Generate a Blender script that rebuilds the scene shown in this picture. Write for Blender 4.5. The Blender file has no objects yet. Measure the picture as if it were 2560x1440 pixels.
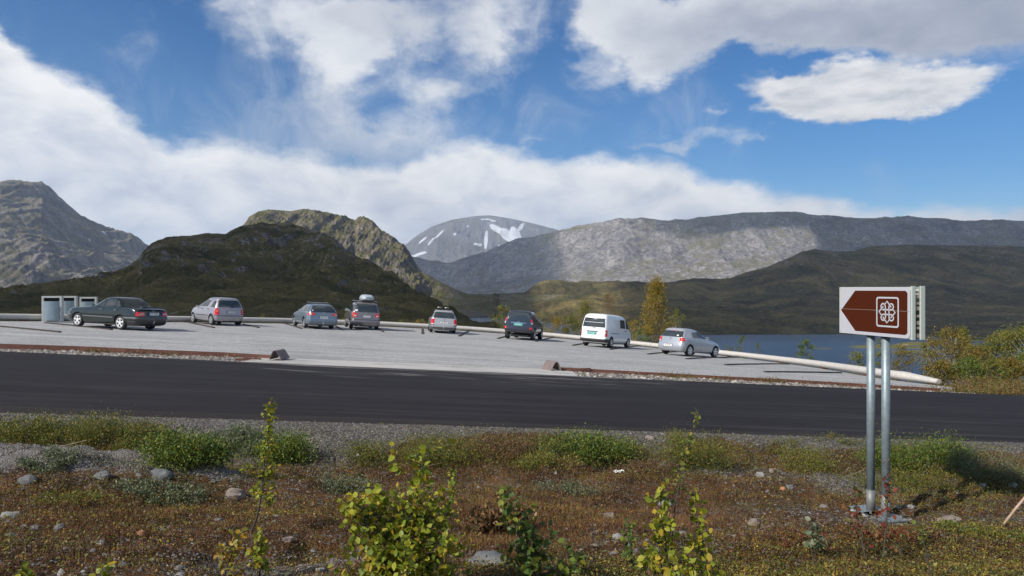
import bpy, bmesh, math, random
import numpy as np
from mathutils import Vector, Matrix
PI = math.pi
random.seed(7); RNG = np.random.default_rng(7)
scene = bpy.context.scene
COL = scene.collection
F = 1776.0                      # focal length of the photograph in its own pixels (2560 wide)

# ------------------------------------------------------------------ camera
cd = bpy.data.cameras.new('camera'); cam = bpy.data.objects.new('camera', cd); COL.objects.link(cam)
cam.location = (0, 0, 0); cam.rotation_euler = (math.radians(90), 0, 0)
cd.sensor_width = 36; cd.lens = 36*F/2560; cd.clip_start = .05; cd.clip_end = 60000
scene.camera = cam
scene.view_settings.view_transform = 'Standard'; scene.view_settings.look = 'None'
scene.view_settings.exposure = 0.34; scene.view_settings.gamma = 1
scene.cycles.volume_bounces = 1; scene.cycles.max_bounces = 6; scene.cycles.transparent_max_bounces = 12

# ------------------------------------------------------------------ sun and sky
SUN_EL = math.radians(37); SUN_AZ = math.atan2(-.80, -.60)   # azimuth measured from +Y clockwise
SUNV = Vector((math.sin(SUN_AZ)*math.cos(SUN_EL), math.cos(SUN_AZ)*math.cos(SUN_EL), math.sin(SUN_EL)))
sl = bpy.data.lights.new('sun', 'SUN'); sun = bpy.data.objects.new('sun', sl); COL.objects.link(sun)
sl.energy = 4.4; sl.angle = math.radians(.5); sl.color = (1, .95, .87)
sun.rotation_euler = SUNV.to_track_quat('Z', 'Y').to_euler()

class NT:
    """tiny node-tree writer"""
    def __init__(s, tree): s.t = tree; s.n = tree.nodes; s.l = tree.links
    def new(s, kind, **kw):
        n = s.n.new(kind)
        for k, v in kw.items(): setattr(n, k, v)
        return n
    def put(s, sock, v):
        if isinstance(v, bpy.types.NodeSocket): s.l.new(v, sock)
        else: sock.default_value = v
    def math(s, op, a, b=0.0, c=None, clamp=False):
        n = s.new('ShaderNodeMath', operation=op, use_clamp=clamp)
        s.put(n.inputs[0], a); s.put(n.inputs[1], b)
        if c is not None: s.put(n.inputs[2], c)
        return n.outputs[0]
    def mix(s, f, a, b, mode='MIX'):
        n = s.new('ShaderNodeMix', data_type='RGBA', blend_type=mode)
        s.put(n.inputs[0], f); s.put(n.inputs[6], a if not isinstance(a, tuple) else (*a, 1)); s.put(n.inputs[7], b if not isinstance(b, tuple) else (*b, 1))
        return n.outputs[2]
    def noise(s, vec, scale, detail=4, rough=.55, dist=0.0, out=0, kind='FBM'):
        n = s.new('ShaderNodeTexNoise'); n.noise_type = kind
        if vec is not None: s.l.new(vec, n.inputs['Vector'])
        n.inputs['Scale'].default_value = scale; n.inputs['Detail'].default_value = detail
        n.inputs['Roughness'].default_value = rough; n.inputs['Distortion'].default_value = dist
        return n.outputs[out]
    def ramp(s, fac, stops, interp='LINEAR'):
        n = s.new('ShaderNodeValToRGB'); s.put(n.inputs[0], fac); r = n.color_ramp; r.interpolation = interp
        while len(r.elements) < len(stops): r.elements.new(.5)
        for e, (p, c) in zip(r.elements, stops):
            e.position = p; e.color = (*c, 1) if isinstance(c, tuple) else (c, c, c, 1)
        return n.outputs[0]
    def maprange(s, v, a, b, c=0.0, d=1.0, smooth=True):
        n = s.new('ShaderNodeMapRange'); n.interpolation_type = 'SMOOTHSTEP' if smooth else 'LINEAR'
        s.put(n.inputs[0], v); s.put(n.inputs[1], a); s.put(n.inputs[2], b); s.put(n.inputs[3], c); s.put(n.inputs[4], d)
        return n.outputs[0]
    def mapping(s, vec, loc=(0,0,0), rot=(0,0,0), sc=(1,1,1), kind='POINT'):
        n = s.new('ShaderNodeMapping', vector_type=kind); s.l.new(vec, n.inputs[0])
        n.inputs[1].default_value = loc; n.inputs[2].default_value = rot; n.inputs[3].default_value = sc
        return n.outputs[0]

def px_u(px): return (px-1280)/F
def px_v(py): return (720-py)/F

def build_world():
    w = bpy.data.worlds.new('World'); scene.world = w; w.use_nodes = True
    t = NT(w.node_tree); t.n.clear()
    out = t.new('ShaderNodeOutputWorld'); bg = t.new('ShaderNodeBackground'); t.l.new(bg.outputs[0], out.inputs[0])
    sky = t.new('ShaderNodeTexSky', sky_type='NISHITA'); sky.sun_disc = False
    sky.sun_elevation = SUN_EL; sky.sun_rotation = SUN_AZ % (2*PI)
    sky.altitude = 1100; sky.air_density = 1.0; sky.dust_density = .3; sky.ozone_density = 2.2
    tc = t.new('ShaderNodeTexCoord'); gen = tc.outputs['Generated']
    sep = t.new('ShaderNodeSeparateXYZ'); t.l.new(gen, sep.inputs[0])
    az = t.math('ARCTAN2', sep.outputs[0], sep.outputs[1]); el = t.math('ARCSINE', sep.outputs[2])
    # (az, el) plane, warped a little so that cloud edges are ragged
    comb = t.new('ShaderNodeCombineXYZ'); t.l.new(az, comb.inputs[0]); t.l.new(el, comb.inputs[1])
    base = comb.outputs[0]
    st = t.mapping(base, sc=(1, 1.7, 1))
    def warp(scale, amp, vec, detail=5):
        nc = t.new('ShaderNodeTexNoise'); t.l.new(st, nc.inputs[0]); nc.inputs['Scale'].default_value = scale
        nc.inputs['Detail'].default_value = detail; nc.inputs['Roughness'].default_value = .6
        a = t.new('ShaderNodeVectorMath', operation='SUBTRACT'); t.l.new(nc.outputs[1], a.inputs[0]); a.inputs[1].default_value = (.5, .5, .5)
        b = t.new('ShaderNodeVectorMath', operation='MULTIPLY_ADD'); t.l.new(a.outputs[0], b.inputs[0]); b.inputs[1].default_value = (amp, amp*.8, 0); t.l.new(vec, b.inputs[2])
        return b.outputs[0]
    soft = warp(6, .16, warp(22, .05, base)); crisp = warp(14, .05, warp(45, .02, base, 6), 6)
    def ae(px, py):
        u, v = px_u(px), px_v(py)
        return math.atan(u), math.atan(v/math.sqrt(1+u*u))
    # low bank along the skyline: its top edge as a curve over azimuth
    top = [(-400,-200),(-100,-60),(0,10),(70,110),(150,160),(260,235),(340,300),(440,345),(520,335),(620,352),(720,372),(830,402),(940,410),(1060,382),
           (1180,366),(1300,384),(1400,396),(1500,384),(1620,388),(1720,408),(1800,440),(1880,462),(1960,484),(2060,505),(2160,520),(2240,532),(2300,524),(2400,522),(2480,530),(2600,538),(2900,520)]
    sp = t.new('ShaderNodeSeparateXYZ'); t.l.new(warp(7, .075, warp(26, .040, base)), sp.inputs[0])
    fc = t.new('ShaderNodeFloatCurve'); cv = fc.mapping.curves[0]
    A0, A1 = -1.0, 1.0
    pts = [((ae(x, y)[0]-A0)/(A1-A0), ae(x, y)[1]/.6+.2) for x, y in top]
    pts = [(0, pts[0][1])]+pts+[(1, pts[-1][1])]
    cv.points[0].location = pts[0]; cv.points[1].location = pts[-1]
    for p in pts[1:-1]: cv.points.new(*p)
    fc.mapping.update()
    t.l.new(t.math('DIVIDE', t.math('SUBTRACT', sp.outputs[0], A0), A1-A0), fc.inputs[1])
    topel = t.math('MULTIPLY', t.math('SUBTRACT', fc.outputs[0], .2), .6)
    bank = t.maprange(t.math('SUBTRACT', topel, sp.outputs[1]), -.010, .020)
    fr = t.maprange(sep.outputs[1], 0.0, .5)     # the bank belongs to the valley side of the sky
    bank = t.math('MULTIPLY', bank, fr)
    def blob(vec, px, py, rx, ry, rot=0, k=1.0):
        a, e = ae(px, py)
        m = t.mapping(vec, loc=(a, e, 0), rot=(0, 0, math.radians(rot)), sc=(rx/F*1.0, ry/F*1.0, 1), kind='TEXTURE')
        g = t.new('ShaderNodeTexGradient', gradient_type='SPHERICAL'); t.l.new(m, g.inputs[0])
        return t.math('MULTIPLY', g.outputs[1], k)
    def total(bl, vec):
        s_ = None
        for b in bl:
            o = blob(vec, *b); s_ = o if s_ is None else t.math('ADD', s_, o)
        return s_
    softs = total([(540,-10,200,110,-20,.8),(760,20,250,140,-25,.95),(1020,20,330,120,0,1.15),(1250,90,150,110,0,1.0),(860,170,120,190,-12,.8),(1100,210,150,100,0,1.25),(930,90,150,130,0,.6),
                   (1010,330,170,90,0,.8),(830,300,170,100,0,.5),(1480,40,200,150,0,.9),(1560,90,170,130,0,1.2),(1620,170,60,100,-30,.6),(1760,50,330,120,0,1.5),(2020,10,420,120,0,1.5),(2300,20,420,120,0,1.6),(2580,40,260,150,0,1.5),
                   (1780,320,150,45,10,.75),(1900,312,100,25,0,.6),(1800,240,50,22,0,.6),(1330,350,110,40,0,.55),(1460,205,90,60,20,.45),(1680,355,90,30,0,.5),(2270,430,90,35,15,.3),(1600,355,80,25,0,.4),
                   (250,300,330,130,-25,.35),(560,380,200,60,0,.5)], soft)
    lens = total([(2150,232,250,78,0,1.3),(2340,222,200,50,8,.95),(1970,222,160,48,-10,.85),(2150,165,120,50,0,.7),(2110,262,200,36,-4,.6)], crisp)
    n1 = t.noise(st, 7, 8, .62, .3); n1b = t.noise(t.mapping(base, rot=(0, 0, .35), sc=(1.25, .95, 1)), 9, 8, .66, .9); n2 = t.noise(t.mapping(base, sc=(1, 2.2, 1)), 22, 6, .6)
    dens = t.math('ADD', softs, t.math('MULTIPLY', t.math('SUBTRACT', t.math('ADD', t.math('MULTIPLY', n1, .65), t.math('MULTIPLY', n1b, .35)), .5), 1.9))
    d_soft = t.math('MULTIPLY', t.maprange(dens, .24, 1.30), .96)
    d_lens = t.maprange(t.math('ADD', lens, t.math('MULTIPLY', t.math('SUBTRACT', n2, .5), 1.1)), .18, .78)
    # behind and overhead: ordinary broken cloud so reflections and fill light are right
    n3 = t.noise(gen, 2.2, 8, .6, .4)
    d_back = t.math('MULTIPLY', t.maprange(n3, .46, .64), t.maprange(sep.outputs[1], .55, .2))
    d_top = t.math('MULTIPLY', t.maprange(n3, .44, .62), t.maprange(el, .42, .56))
    # brightness of the cloud: grey undersides in the upper right, brighter tops
    n4 = t.noise(st, 5, 7, .6, .2)
    grey = total([(2250,40,560,150,0,1.1),(1850,40,380,110,0,1.0),(2560,90,260,170,0,1.0),(1050,20,260,90,0,.5),(250,-20,200,300,0,.3),(900,60,240,110,0,.4)], soft)
    lit = t.math('ADD', t.math('MULTIPLY', n4, .9), .42)
    lit = t.math('SUBTRACT', lit, t.math('MULTIPLY', grey, .42), clamp=True)
    ccol = t.ramp(lit, [(0, (.20,.23,.30)), (.3, (.31,.34,.42)), (.6, (.47,.50,.56)), (.85, (.64,.66,.69)), (1, (.76,.76,.77))])
    nb = t.noise(st, 11, 6, .55, .3)
    crest = t.maprange(t.math('SUBTRACT', topel, sp.outputs[1]), .07, 0.0); nb = t.math('ADD', nb, t.math('MULTIPLY', crest, .14))
    bankc = t.ramp(nb, [(.30, (.43,.47,.56)), (.46, (.58,.61,.67)), (.58, (.71,.72,.74)), (.72, (.80,.80,.80))])
    lc = t.ramp(t.noise(t.mapping(base, sc=(1, 3, 1), rot=(0, 0, .3)), 12, 5, .6), [(.3, (.42,.45,.50)), (.52, (.66,.67,.69)), (.72, (.78,.78,.77))])
    hs = t.new('ShaderNodeHueSaturation'); hs.inputs['Saturation'].default_value = 1.32; hs.inputs['Value'].default_value = .90; t.l.new(sky.outputs[0], hs.inputs['Color'])
    skyc = t.mix(1.0, hs.outputs[0], (.076, .088, .098), 'MULTIPLY')
    c = t.mix(t.math('MAXIMUM', d_back, d_top), skyc, t.mix(n4, (.42,.45,.5), (.8,.8,.8)))
    veil = total([(820,230,330,260,-10,.85),(330,200,420,150,-35,.35),(1250,260,300,180,0,.45),(900,360,420,110,0,.9),(1650,260,380,150,0,.4),(2300,440,300,70,0,.3)], soft)
    d_veil = t.math('MULTIPLY', t.maprange(t.math('ADD', veil, t.math('MULTIPLY', t.math('SUBTRACT', n1b, .5), 2.2)), .10, 1.35), .60)
    c = t.mix(d_veil, c, (.50, .54, .61)); c = t.mix(d_soft, c, ccol)
    c = t.mix(bank, c, bankc)
    c = t.mix(d_lens, c, lc)
    t.l.new(c, bg.inputs[0]); bg.inputs[1].default_value = 1.0
build_world()

# ------------------------------------------------------------------ object helpers
def tag(o, label=None, cat=None, group=None, kind=None):
    if label: o['label'] = label
    if cat: o['category'] = cat
    if group: o['group'] = group
    if kind: o['kind'] = kind
    return o
def empty(name, loc=(0,0,0), rz=0, label=None, cat=None, group=None):
    o = bpy.data.objects.new(name, None); COL.objects.link(o); o.location = loc; o.rotation_euler = (0, 0, rz); o.empty_display_size = .1
    return tag(o, label, cat, group)
def link_mesh(name, me, parent=None, mats=(), smooth=False):
    for m in mats: me.materials.append(m)
    if smooth: me.polygons.foreach_set('use_smooth', np.ones(len(me.polygons), dtype=bool))
    o = bpy.data.objects.new(name, me); COL.objects.link(o)
    if parent: o.parent = parent
    return o
def np_mesh(name, V, Fc, mats=(), parent=None, smooth=False):
    """V (n,3) array, Fc (m,k) int array"""
    V = np.asarray(V, np.float32); Fc = np.asarray(Fc, np.int32); me = bpy.data.meshes.new(name)
    k = Fc.shape[1]; me.vertices.add(len(V)); me.vertices.foreach_set('co', V.ravel())
    me.loops.add(Fc.size); me.loops.foreach_set('vertex_index', Fc.ravel())
    me.polygons.add(len(Fc)); me.polygons.foreach_set('loop_start', np.arange(0, Fc.size, k, dtype=np.int32))
    me.update(calc_edges=True); me.validate()
    return link_mesh(name, me, parent, mats, smooth)
def grid_faces(nx, ny):
    i = np.arange(nx-1)[:, None]; j = np.arange(ny-1)[None, :]
    a = (i*ny+j).ravel(); return np.stack([a, a+ny, a+ny+1, a+1], 1)
class MB:
    """collects verts and faces of any size; build() links one mesh object"""
    def __init__(s): s.v = []; s.f = []; s.m = []
    def add(s, vs, fs, mi=0):
        b = len(s.v); s.v += [tuple(v) for v in vs]; s.f += [tuple(i+b for i in f) for f in fs]; s.m += [mi]*len(fs); return s
    def box(s, c, d, rz=0, mi=0, taper=1.0):
        x, y, z = [k/2 for k in d]; cs, sn = math.cos(rz), math.sin(rz); vs = []
        for dz in (-z, z):
            k = taper if dz > 0 else 1
            for dx, dy in ((-x,-y),(x,-y),(x,y),(-x,y)):
                vs.append((c[0]+dx*k*cs-dy*k*sn, c[1]+dx*k*sn+dy*k*cs, c[2]+dz))
        return s.add(vs, [(3,2,1,0),(4,5,6,7),(0,1,5,4),(1,2,6,5),(2,3,7,6),(3,0,4,7)], mi)
    def tube(s, pts, rad, n=8, cap=True, mi=0):
        pts = [Vector(p) for p in pts]; rad = [rad]*len(pts) if not hasattr(rad, '__len__') else rad
        vs = []; ref = Vector((.3, .2, 1)).normalized()
        for i, p in enumerate(pts):
            d = (pts[min(i+1, len(pts)-1)]-pts[max(i-1, 0)]).normalized()
            r_ = ref if abs(d.dot(ref)) < .95 else Vector((1, 0, 0))
            a = d.cross(r_).normalized(); b = d.cross(a)
            for k in range(n):
                t = 2*PI*k/n; vs.append(p+(a*math.cos(t)+b*math.sin(t))*rad[i])
        fs = [(i*n+k, i*n+(k+1) % n, (i+1)*n+(k+1) % n, (i+1)*n+k) for i in range(len(pts)-1) for k in range(n)]
        if cap: fs += [tuple(range(n))[::-1], tuple((len(pts)-1)*n+k for k in range(n))]
        return s.add(vs, fs, mi)
    def lathe(s, prof, axis_o, axis='x', n=24, mi=0, closed=True):
        """prof: list of (along, radius); revolved about the given axis through axis_o"""
        vs = []; m = len(prof)
        for k in range(n):
            t = 2*PI*k/n
            for a, r in prof:
                if axis == 'x': vs.append((axis_o[0]+a, axis_o[1]+r*math.cos(t), axis_o[2]+r*math.sin(t)))
                else: vs.append((axis_o[0]+r*math.cos(t), axis_o[1]+r*math.sin(t), axis_o[2]+a))
        fs = []
        for k in range(n):
            q = (k+1) % n
            for i in range(m if closed else m-1):
                j = (i+1) % m; fs.append((k*m+i, k*m+j, q*m+j, q*m+i))
        return s.add(vs, fs, mi)
    def prism(s, poly, y0, y1, mi=0):
        """poly in (x,z), extruded in y"""
        n = len(poly); vs = [(x, y0, z) for x, z in poly]+[(x, y1, z) for x, z in poly]
        return s.add(vs, [tuple(range(n)), tuple(range(2*n-1, n-1, -1))]+[(i, n+i, n+(i+1) % n, (i+1) % n) for i in range(n)], mi)
    def build(s, name, mats, parent=None, smooth=False, bevel=0):
        me = bpy.data.meshes.new(name); me.from_pydata([tuple(v) for v in s.v], [], s.f); me.update()
        bm = bmesh.new(); bm.from_mesh(me); bmesh.ops.delete(bm, geom=[v for v in bm.verts if not v.link_faces], context='VERTS'); bmesh.ops.recalc_face_normals(bm, faces=bm.faces[:]); bm.to_mesh(me); bm.free()
        mats = mats if isinstance(mats, (list, tuple)) else [mats]
        if any(s.m): me.polygons.foreach_set('material_index', s.m)
        o = link_mesh(name, me, parent, mats, smooth)
        if bevel:
            b = o.modifiers.new('bevel', 'BEVEL'); b.width = bevel; b.segments = 2; b.limit_method = 'ANGLE'
        return o

# ------------------------------------------------------------------ numpy noise
def _h(ix, iy, s):
    n = (ix.astype(np.int64)*374761393+iy.astype(np.int64)*668265263+s*1442695041) & 0x7fffffff
    n = ((n ^ (n >> 13))*1274126177) & 0x7fffffff; n = n ^ (n >> 16)
    return (n & 0xffff)/65535.0
def vnoise(x, y, s=0):
    ix = np.floor(x); iy = np.floor(y); fx = x-ix; fy = y-iy; fx = fx*fx*fx*(fx*(fx*6-15)+10); fy = fy*fy*fy*(fy*(fy*6-15)+10)
    a = _h(ix, iy, s); b = _h(ix+1, iy, s); c = _h(ix, iy+1, s); d = _h(ix+1, iy+1, s)
    return (a*(1-fx)+b*fx)*(1-fy)+(c*(1-fx)+d*fx)*fy
def fbm(x, y, oct=5, s=0, gain=.5, ridged=False):
    x = np.asarray(x, float); y = np.asarray(y, float); t = 0; a = 1; tot = 0
    for o in range(oct):
        n = vnoise(x*2**o+17.3*o, y*2**o-9.1*o, s+o)
        n = (1-abs(2*n-1)) if ridged else n
        t = t+a*n; tot += a; a *= gain
    return t/tot-.5
def interp(x, pts): return np.interp(x, [p[0] for p in pts], [p[1] for p in pts])
def sstep(a, b, x): t = np.clip((x-a)/(b-a), 0, 1); return t*t*(3-2*t)

# ------------------------------------------------------------------ lie of the land
def road_near(X): return 12.42+.078*X
def road_far(X): return 19.9+.055*X
def lot_z(X, Y):
    X = np.asarray(X, float); Y = np.asarray(Y, float)
    k = .0331+.00086*X+.00003*X*X
    return -2.4-.05*X-np.clip(Y-20, 0, 60)*np.clip(k, .02, .09)
MOUND = .40
FORE = [(-13,-1.7),(-9.5,-1.78),(-8,-1.95),(-6.5,-2.2),(-5,-2.45),(-3.5,-2.68),(-2.2,-2.74),(-1.1,-2.62),(-.45,-2.48),(0,-2.43),(3,-2.43)]
def fore_z(X, Y):
    X = np.asarray(X, float); Y = np.asarray(Y, float)
    d = Y-road_near(X)
    z = interp(d, FORE)-.045*np.clip(X, -14, 14)-.05*(X-np.clip(X, -14, 14))
    w = sstep(-.3, -1.6, d)
    z = z+MOUND*sstep(-2.7, -4.7, X)*sstep(-9.8, -8.2, X)*(1+.25*fbm(X*.7, X*0, 2, 8)*2)*np.exp(-((Y-8.85)/np.where(Y > 8.85, .55, 1.05))**2)
    z = z+w*(.22*fbm(X*.6, Y*.9, 3, 3)+.20*fbm(X*1.9, Y*2.2, 3, 9)+.045*fbm(X*9, Y*9, 4, 5))
    return z
def unproj(px, py, fn=lot_z, y0=3., y1=95.):
    u, v = px_u(px), px_v(py); Y = np.arange(y0, y1, .01)
    g = fn(u*Y, Y); hit = np.nonzero(v*Y <= g)[0]
    y = Y[hit[0]] if len(hit) else y1
    return Vector((u*y, y, float(fn(u*y, y))))

# ------------------------------------------------------------------ materials
MATS = {}
def mat(name, col, rough=.5, metal=0., spec=.5, coat=0., bump=None, vary=None, rnd=None, sheen=0, trans=None):
    """bump=(scale,strength,dist); vary=(scale, dark_mul, light_mul, detail); rnd=list of ramp stops by random per island"""
    if name in MATS: return MATS[name]
    m = bpy.data.materials.new(name); m.use_nodes = True; t = NT(m.node_tree); b = t.n['Principled BSDF']
    b.inputs['Roughness'].default_value = rough; b.inputs['Metallic'].default_value = metal
    b.inputs['Specular IOR Level'].default_value = spec; b.inputs['Coat Weight'].default_value = coat; b.inputs['Coat Roughness'].default_value = .05
    tc = t.new('ShaderNodeTexCoord').outputs['Object']; c = None
    if rnd:
        g = t.new('ShaderNodeNewGeometry'); c = t.ramp(g.outputs['Random Per Island'], rnd, 'CONSTANT' if len(rnd) > 3 else 'LINEAR')
    if vary:
        n = t.noise(tc, vary[0], vary[3] if len(vary) > 3 else 5, .65)
        mul = t.ramp(n, [(.25, vary[1]), (.75, vary[2])])
        c = t.mix(1.0, c if c is not None else tuple(col), mul, 'MULTIPLY')
    if c is not None: t.l.new(c, b.inputs['Base Color'])
    else: b.inputs['Base Color'].default_value = (*col, 1)
    if bump:
        bn = t.new('ShaderNodeBump'); bn.inputs['Strength'].default_value = bump[1]; bn.inputs['Distance'].default_value = bump[2]
        t.l.new(t.noise(tc, bump[0], 6, .65), bn.inputs['Height']); t.l.new(bn.outputs[0], b.inputs['Normal'])
    if trans:
        out = t.n['Material Output']; tr = t.new('ShaderNodeBsdfTranslucent'); mx = t.new('ShaderNodeMixShader'); mx.inputs[0].default_value = trans
        if c is not None: t.l.new(c, tr.inputs[0])
        else: tr.inputs[0].default_value = (*col, 1)
        t.l.new(b.outputs[0], mx.inputs[1]); t.l.new(tr.outputs[0], mx.inputs[2]); t.l.new(mx.outputs[0], out.inputs[0])
    MATS[name] = m; return m

def mat_hill(name, veg, veg2, rock, rock2, rockiness=.5, scale=1.0, snow=None, steep=(.55, .85), bumpd=6.0, rough=.95, streak=1.0, zband=None):
    """vegetation and bare rock mixed by slope and noise; scale = size of features (m per unit noise)"""
    m = bpy.data.materials.new(name); m.use_nodes = True; t = NT(m.node_tree); b = t.n['Principled BSDF']
    b.inputs['Roughness'].default_value = rough; b.inputs['Specular IOR Level'].default_value = .15
    g = t.new('ShaderNodeNewGeometry'); pos = t.mapping(g.outputs['Position'], sc=(1/scale, 1/scale, 1/scale))
    sq = t.mapping(pos, sc=(1, 1, .3*streak))
    nA = t.noise(pos, .9, 9, .70, .6); nB = t.noise(sq, 3.6, 9, .78, .9); nC = t.noise(pos, 17, 6, .82); nD = t.noise(pos, 60, 4, .8)
    sep = t.new('ShaderNodeSeparateXYZ'); t.l.new(g.outputs['Normal'], sep.inputs[0])
    flat = t.maprange(sep.outputs[2], steep[0], steep[1])
    s_ = t.math('ADD', t.math('MULTIPLY', t.math('SUBTRACT', nA, .5), 2.2), t.math('MULTIPLY', t.math('SUBTRACT', nB, .5), 2.6))
    s_ = t.math('ADD', s_, t.math('MULTIPLY', t.math('SUBTRACT', nC, .5), 1.3)); s_ = t.math('ADD', s_, t.math('SUBTRACT', rockiness, t.math('MULTIPLY', flat, .45)))
    if zband:
        sz = t.new('ShaderNodeSeparateXYZ'); t.l.new(g.outputs['Position'], sz.inputs[0]); s_ = t.math('ADD', s_, t.maprange(sz.outputs[2], zband[0], zband[1], zband[2], zband[3]))
    rk = t.maprange(s_, .08, .30); crag = t.ramp(t.noise(t.mapping(pos, sc=(1, 1, .35)), 1.7, 7, .66, .8), [(.36, .50), (.47, .92), (.66, 1.22)])
    vg = t.mix(t.maprange(t.math('ADD', t.math('MULTIPLY', nC, .5), t.math('MULTIPLY', nA, .5)), .42, .58), veg, veg2); rc = t.mix(t.maprange(nB, .40, .60), rock2, rock)
    rc = t.mix(t.maprange(nC, .56, .44), rc, t.mix(1., rc, (.50, .50, .53), 'MULTIPLY'))
    rc = t.mix(1., rc, crag, 'MULTIPLY'); vg = t.mix(1., vg, t.ramp(nA, [(.35, .62), (.55, 1.0), (.68, 1.35)]), 'MULTIPLY'); c = t.mix(rk, vg, rc); c = t.mix(1., c, t.ramp(nD, [(.3, .62), (.7, 1.4)]), 'MULTIPLY')
    if snow:
        at = t.new('ShaderNodeAttribute', attribute_name='snow')
        sn = t.maprange(t.math('ADD', at.outputs['Fac'], t.math('MULTIPLY', t.math('SUBTRACT', nB, .5), .7)), .45, .58)
        c = t.mix(sn, c, (.82, .84, .88))
    t.l.new(c, b.inputs['Base Color'])
    bn = t.new('ShaderNodeBump'); bn.inputs['Strength'].default_value = 1.0; bn.inputs['Distance'].default_value = bumpd*1.8
    hh = t.math('ADD', nB, t.math('MULTIPLY', nC, .4)); t.l.new(hh, bn.inputs['Height']); t.l.new(bn.outputs[0], b.inputs['Normal'])
    return m

# ------------------------------------------------------------------ mountains and hills
LAKE = -60.0
def curve(pts, xs, smooth=2):
    y = interp(xs, pts)
    for _ in range(smooth): y = np.convolve(np.pad(y, 3, 'edge'), np.ones(7)/7, 'valid')
    return y
def hill(name, crest, foot, dc, df, px0, px1, nx, nt, prof, amp, nscale, mate, seed=0, rid=.5, gully=0.0, gsc=1., edge=1.0, snow=None, back=1.5, smooth=1, foot_drop=40, stretch=1.0, fine=.28, tail=None, shore=.08):
    """a real ridge: crest and foot given as bearing (px) and elevation (py), standing dc and df metres away"""
    xs = np.linspace(px0, px1, nx); u = px_u(xs)
    vc = px_v(curve(crest, xs, smooth)); vf = px_v(curve(foot, xs, 2)); Yc = curve(dc, xs, 4); Yf = curve(df, xs, 4)
    t = np.concatenate([np.linspace(0, 1, nt), 1+np.linspace(.03, 1, 12)*back]); U, T = np.meshgrid(u, t, indexing='ij')
    tt = np.clip(T, 0, 1); E_ = interp(tt, prof)
    Y = Yf[:, None]+(Yc-Yf)[:, None]*np.where(T > 1, 1+(T-1)*1.0, T)
    V = vf[:, None]+(vc-vf)[:, None]*E_
    X = U*Y; Z = np.maximum(V*Y, LAKE+45*tt)
    zc = (vc*Yc)[:, None]; Z = np.where(T > 1, zc-(zc-LAKE+4)*np.clip((T-1)/back, 0, 1)**1.1, Z)
    env = np.clip(tt/shore, 0, 1)*(1-tt**10*(1-.12*edge))
    d = fbm(X/nscale, Y/nscale*stretch, 7, seed, .55)*(1-rid)+fbm(X/nscale, Y/nscale*stretch, 7, seed+31, .55, True)*rid
    if gully: d = d+gully*fbm(X/(nscale*.22*gsc), (Y+Z)/(nscale*1.6), 5, seed+77, .55, True)
    damp = np.minimum(1, Y/420)*(interp(xs, tail)[:, None] if tail else 1); d = d*damp
    Z = Z+amp*d*env*2+damp*amp*fine*fbm(X/(nscale*.11), (Y+Z*.7)/(nscale*.11), 4, seed+91, .6, True)*np.clip(tt/.04, 0, 1)*(1-tt**16*(1-.5*edge))
    Y2 = Y-amp*.5*env*d
    Vv = np.stack([X*1.0, Y2, Z], -1)
    low = Vv[:, :1].copy(); low[..., 2] -= foot_drop; low[..., 1] *= .985; low[..., 0] *= .985
    Vv = np.concatenate([low, Vv], 1)
    o = np_mesh(name, Vv.reshape(-1, 3), grid_faces(nx, Vv.shape[1]), [mate], smooth=True)
    if snow is not None:
        at = o.data.attributes.new('snow', 'FLOAT', 'POINT'); PX = 1280+F*Vv[..., 0]/Vv[..., 1]; PY = 720-F*Vv[..., 2]/Vv[..., 1]
        s_ = np.zeros(PX.shape)
        for (cx, cy, rx, ry, rot, *kk) in snow:
            a = math.radians(rot); dx = PX-cx; dy = PY-cy; xx = dx*math.cos(a)+dy*math.sin(a); yy = -dx*math.sin(a)+dy*math.cos(a)
            s_ = np.maximum(s_, (kk[0] if kk else 1)-((xx/rx)**2+(yy/ry)**2)*(.15 if kk else .5))
        at.data.foreach_set('value', np.clip(s_, 0, 1).ravel().astype(np.float32))
    return tag(o, kind='structure')
# colours of the ground cover itself
M_near = mat_hill('moor_near', (.050,.048,.018), (.15,.085,.035), (.26,.24,.21), (.12,.11,.095), .0, 7, bumpd=.5, steep=(.5,.9))
M_knoll = mat_hill('moor_knoll', (.098,.096,.034), (.21,.165,.06), (.40,.355,.30), (.125,.11,.108), .24, 45, steep=(.6,.93), bumpd=2.5, zband=(-8,50,-.12,.18))
M_ridge = mat_hill('rock_ridge', (.15,.145,.045), (.19,.16,.065), (.33,.28,.22), (.165,.145,.125), .50, 80, steep=(.5,.95), bumpd=5)
M_east = mat_hill('moor_east', (.070,.064,.025), (.215,.165,.062), (.31,.28,.27), (.13,.115,.12), .10, 130, steep=(.6,.97), bumpd=5, zband=(-60,150,-.22,.30))
M_grey = mat_hill('grey_cliff', (.27,.24,.14), (.24,.21,.155), (.44,.40,.365), (.25,.23,.235), .66, 420, steep=(.55,.95), bumpd=18, streak=.7)
M_left = mat_hill('left_peak', (.19,.17,.11), (.27,.24,.17), (.38,.34,.325), (.14,.135,.155), .46, 200, steep=(.5,.95), bumpd=10, snow=True)
M_snow = mat_hill('snow_peak', (.22,.21,.18), (.26,.24,.215), (.31,.30,.305), (.19,.185,.20), .5, 420, bumpd=30, snow=True, steep=(.5,.95))

PROF = [(0,0),(.2,.13),(.45,.42),(.7,.76),(.85,.93),(1,1)]
CLIFF = [(0,0),(.25,.14),(.5,.38),(.68,.72),(.8,.92),(.9,.98),(1,1)]
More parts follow.
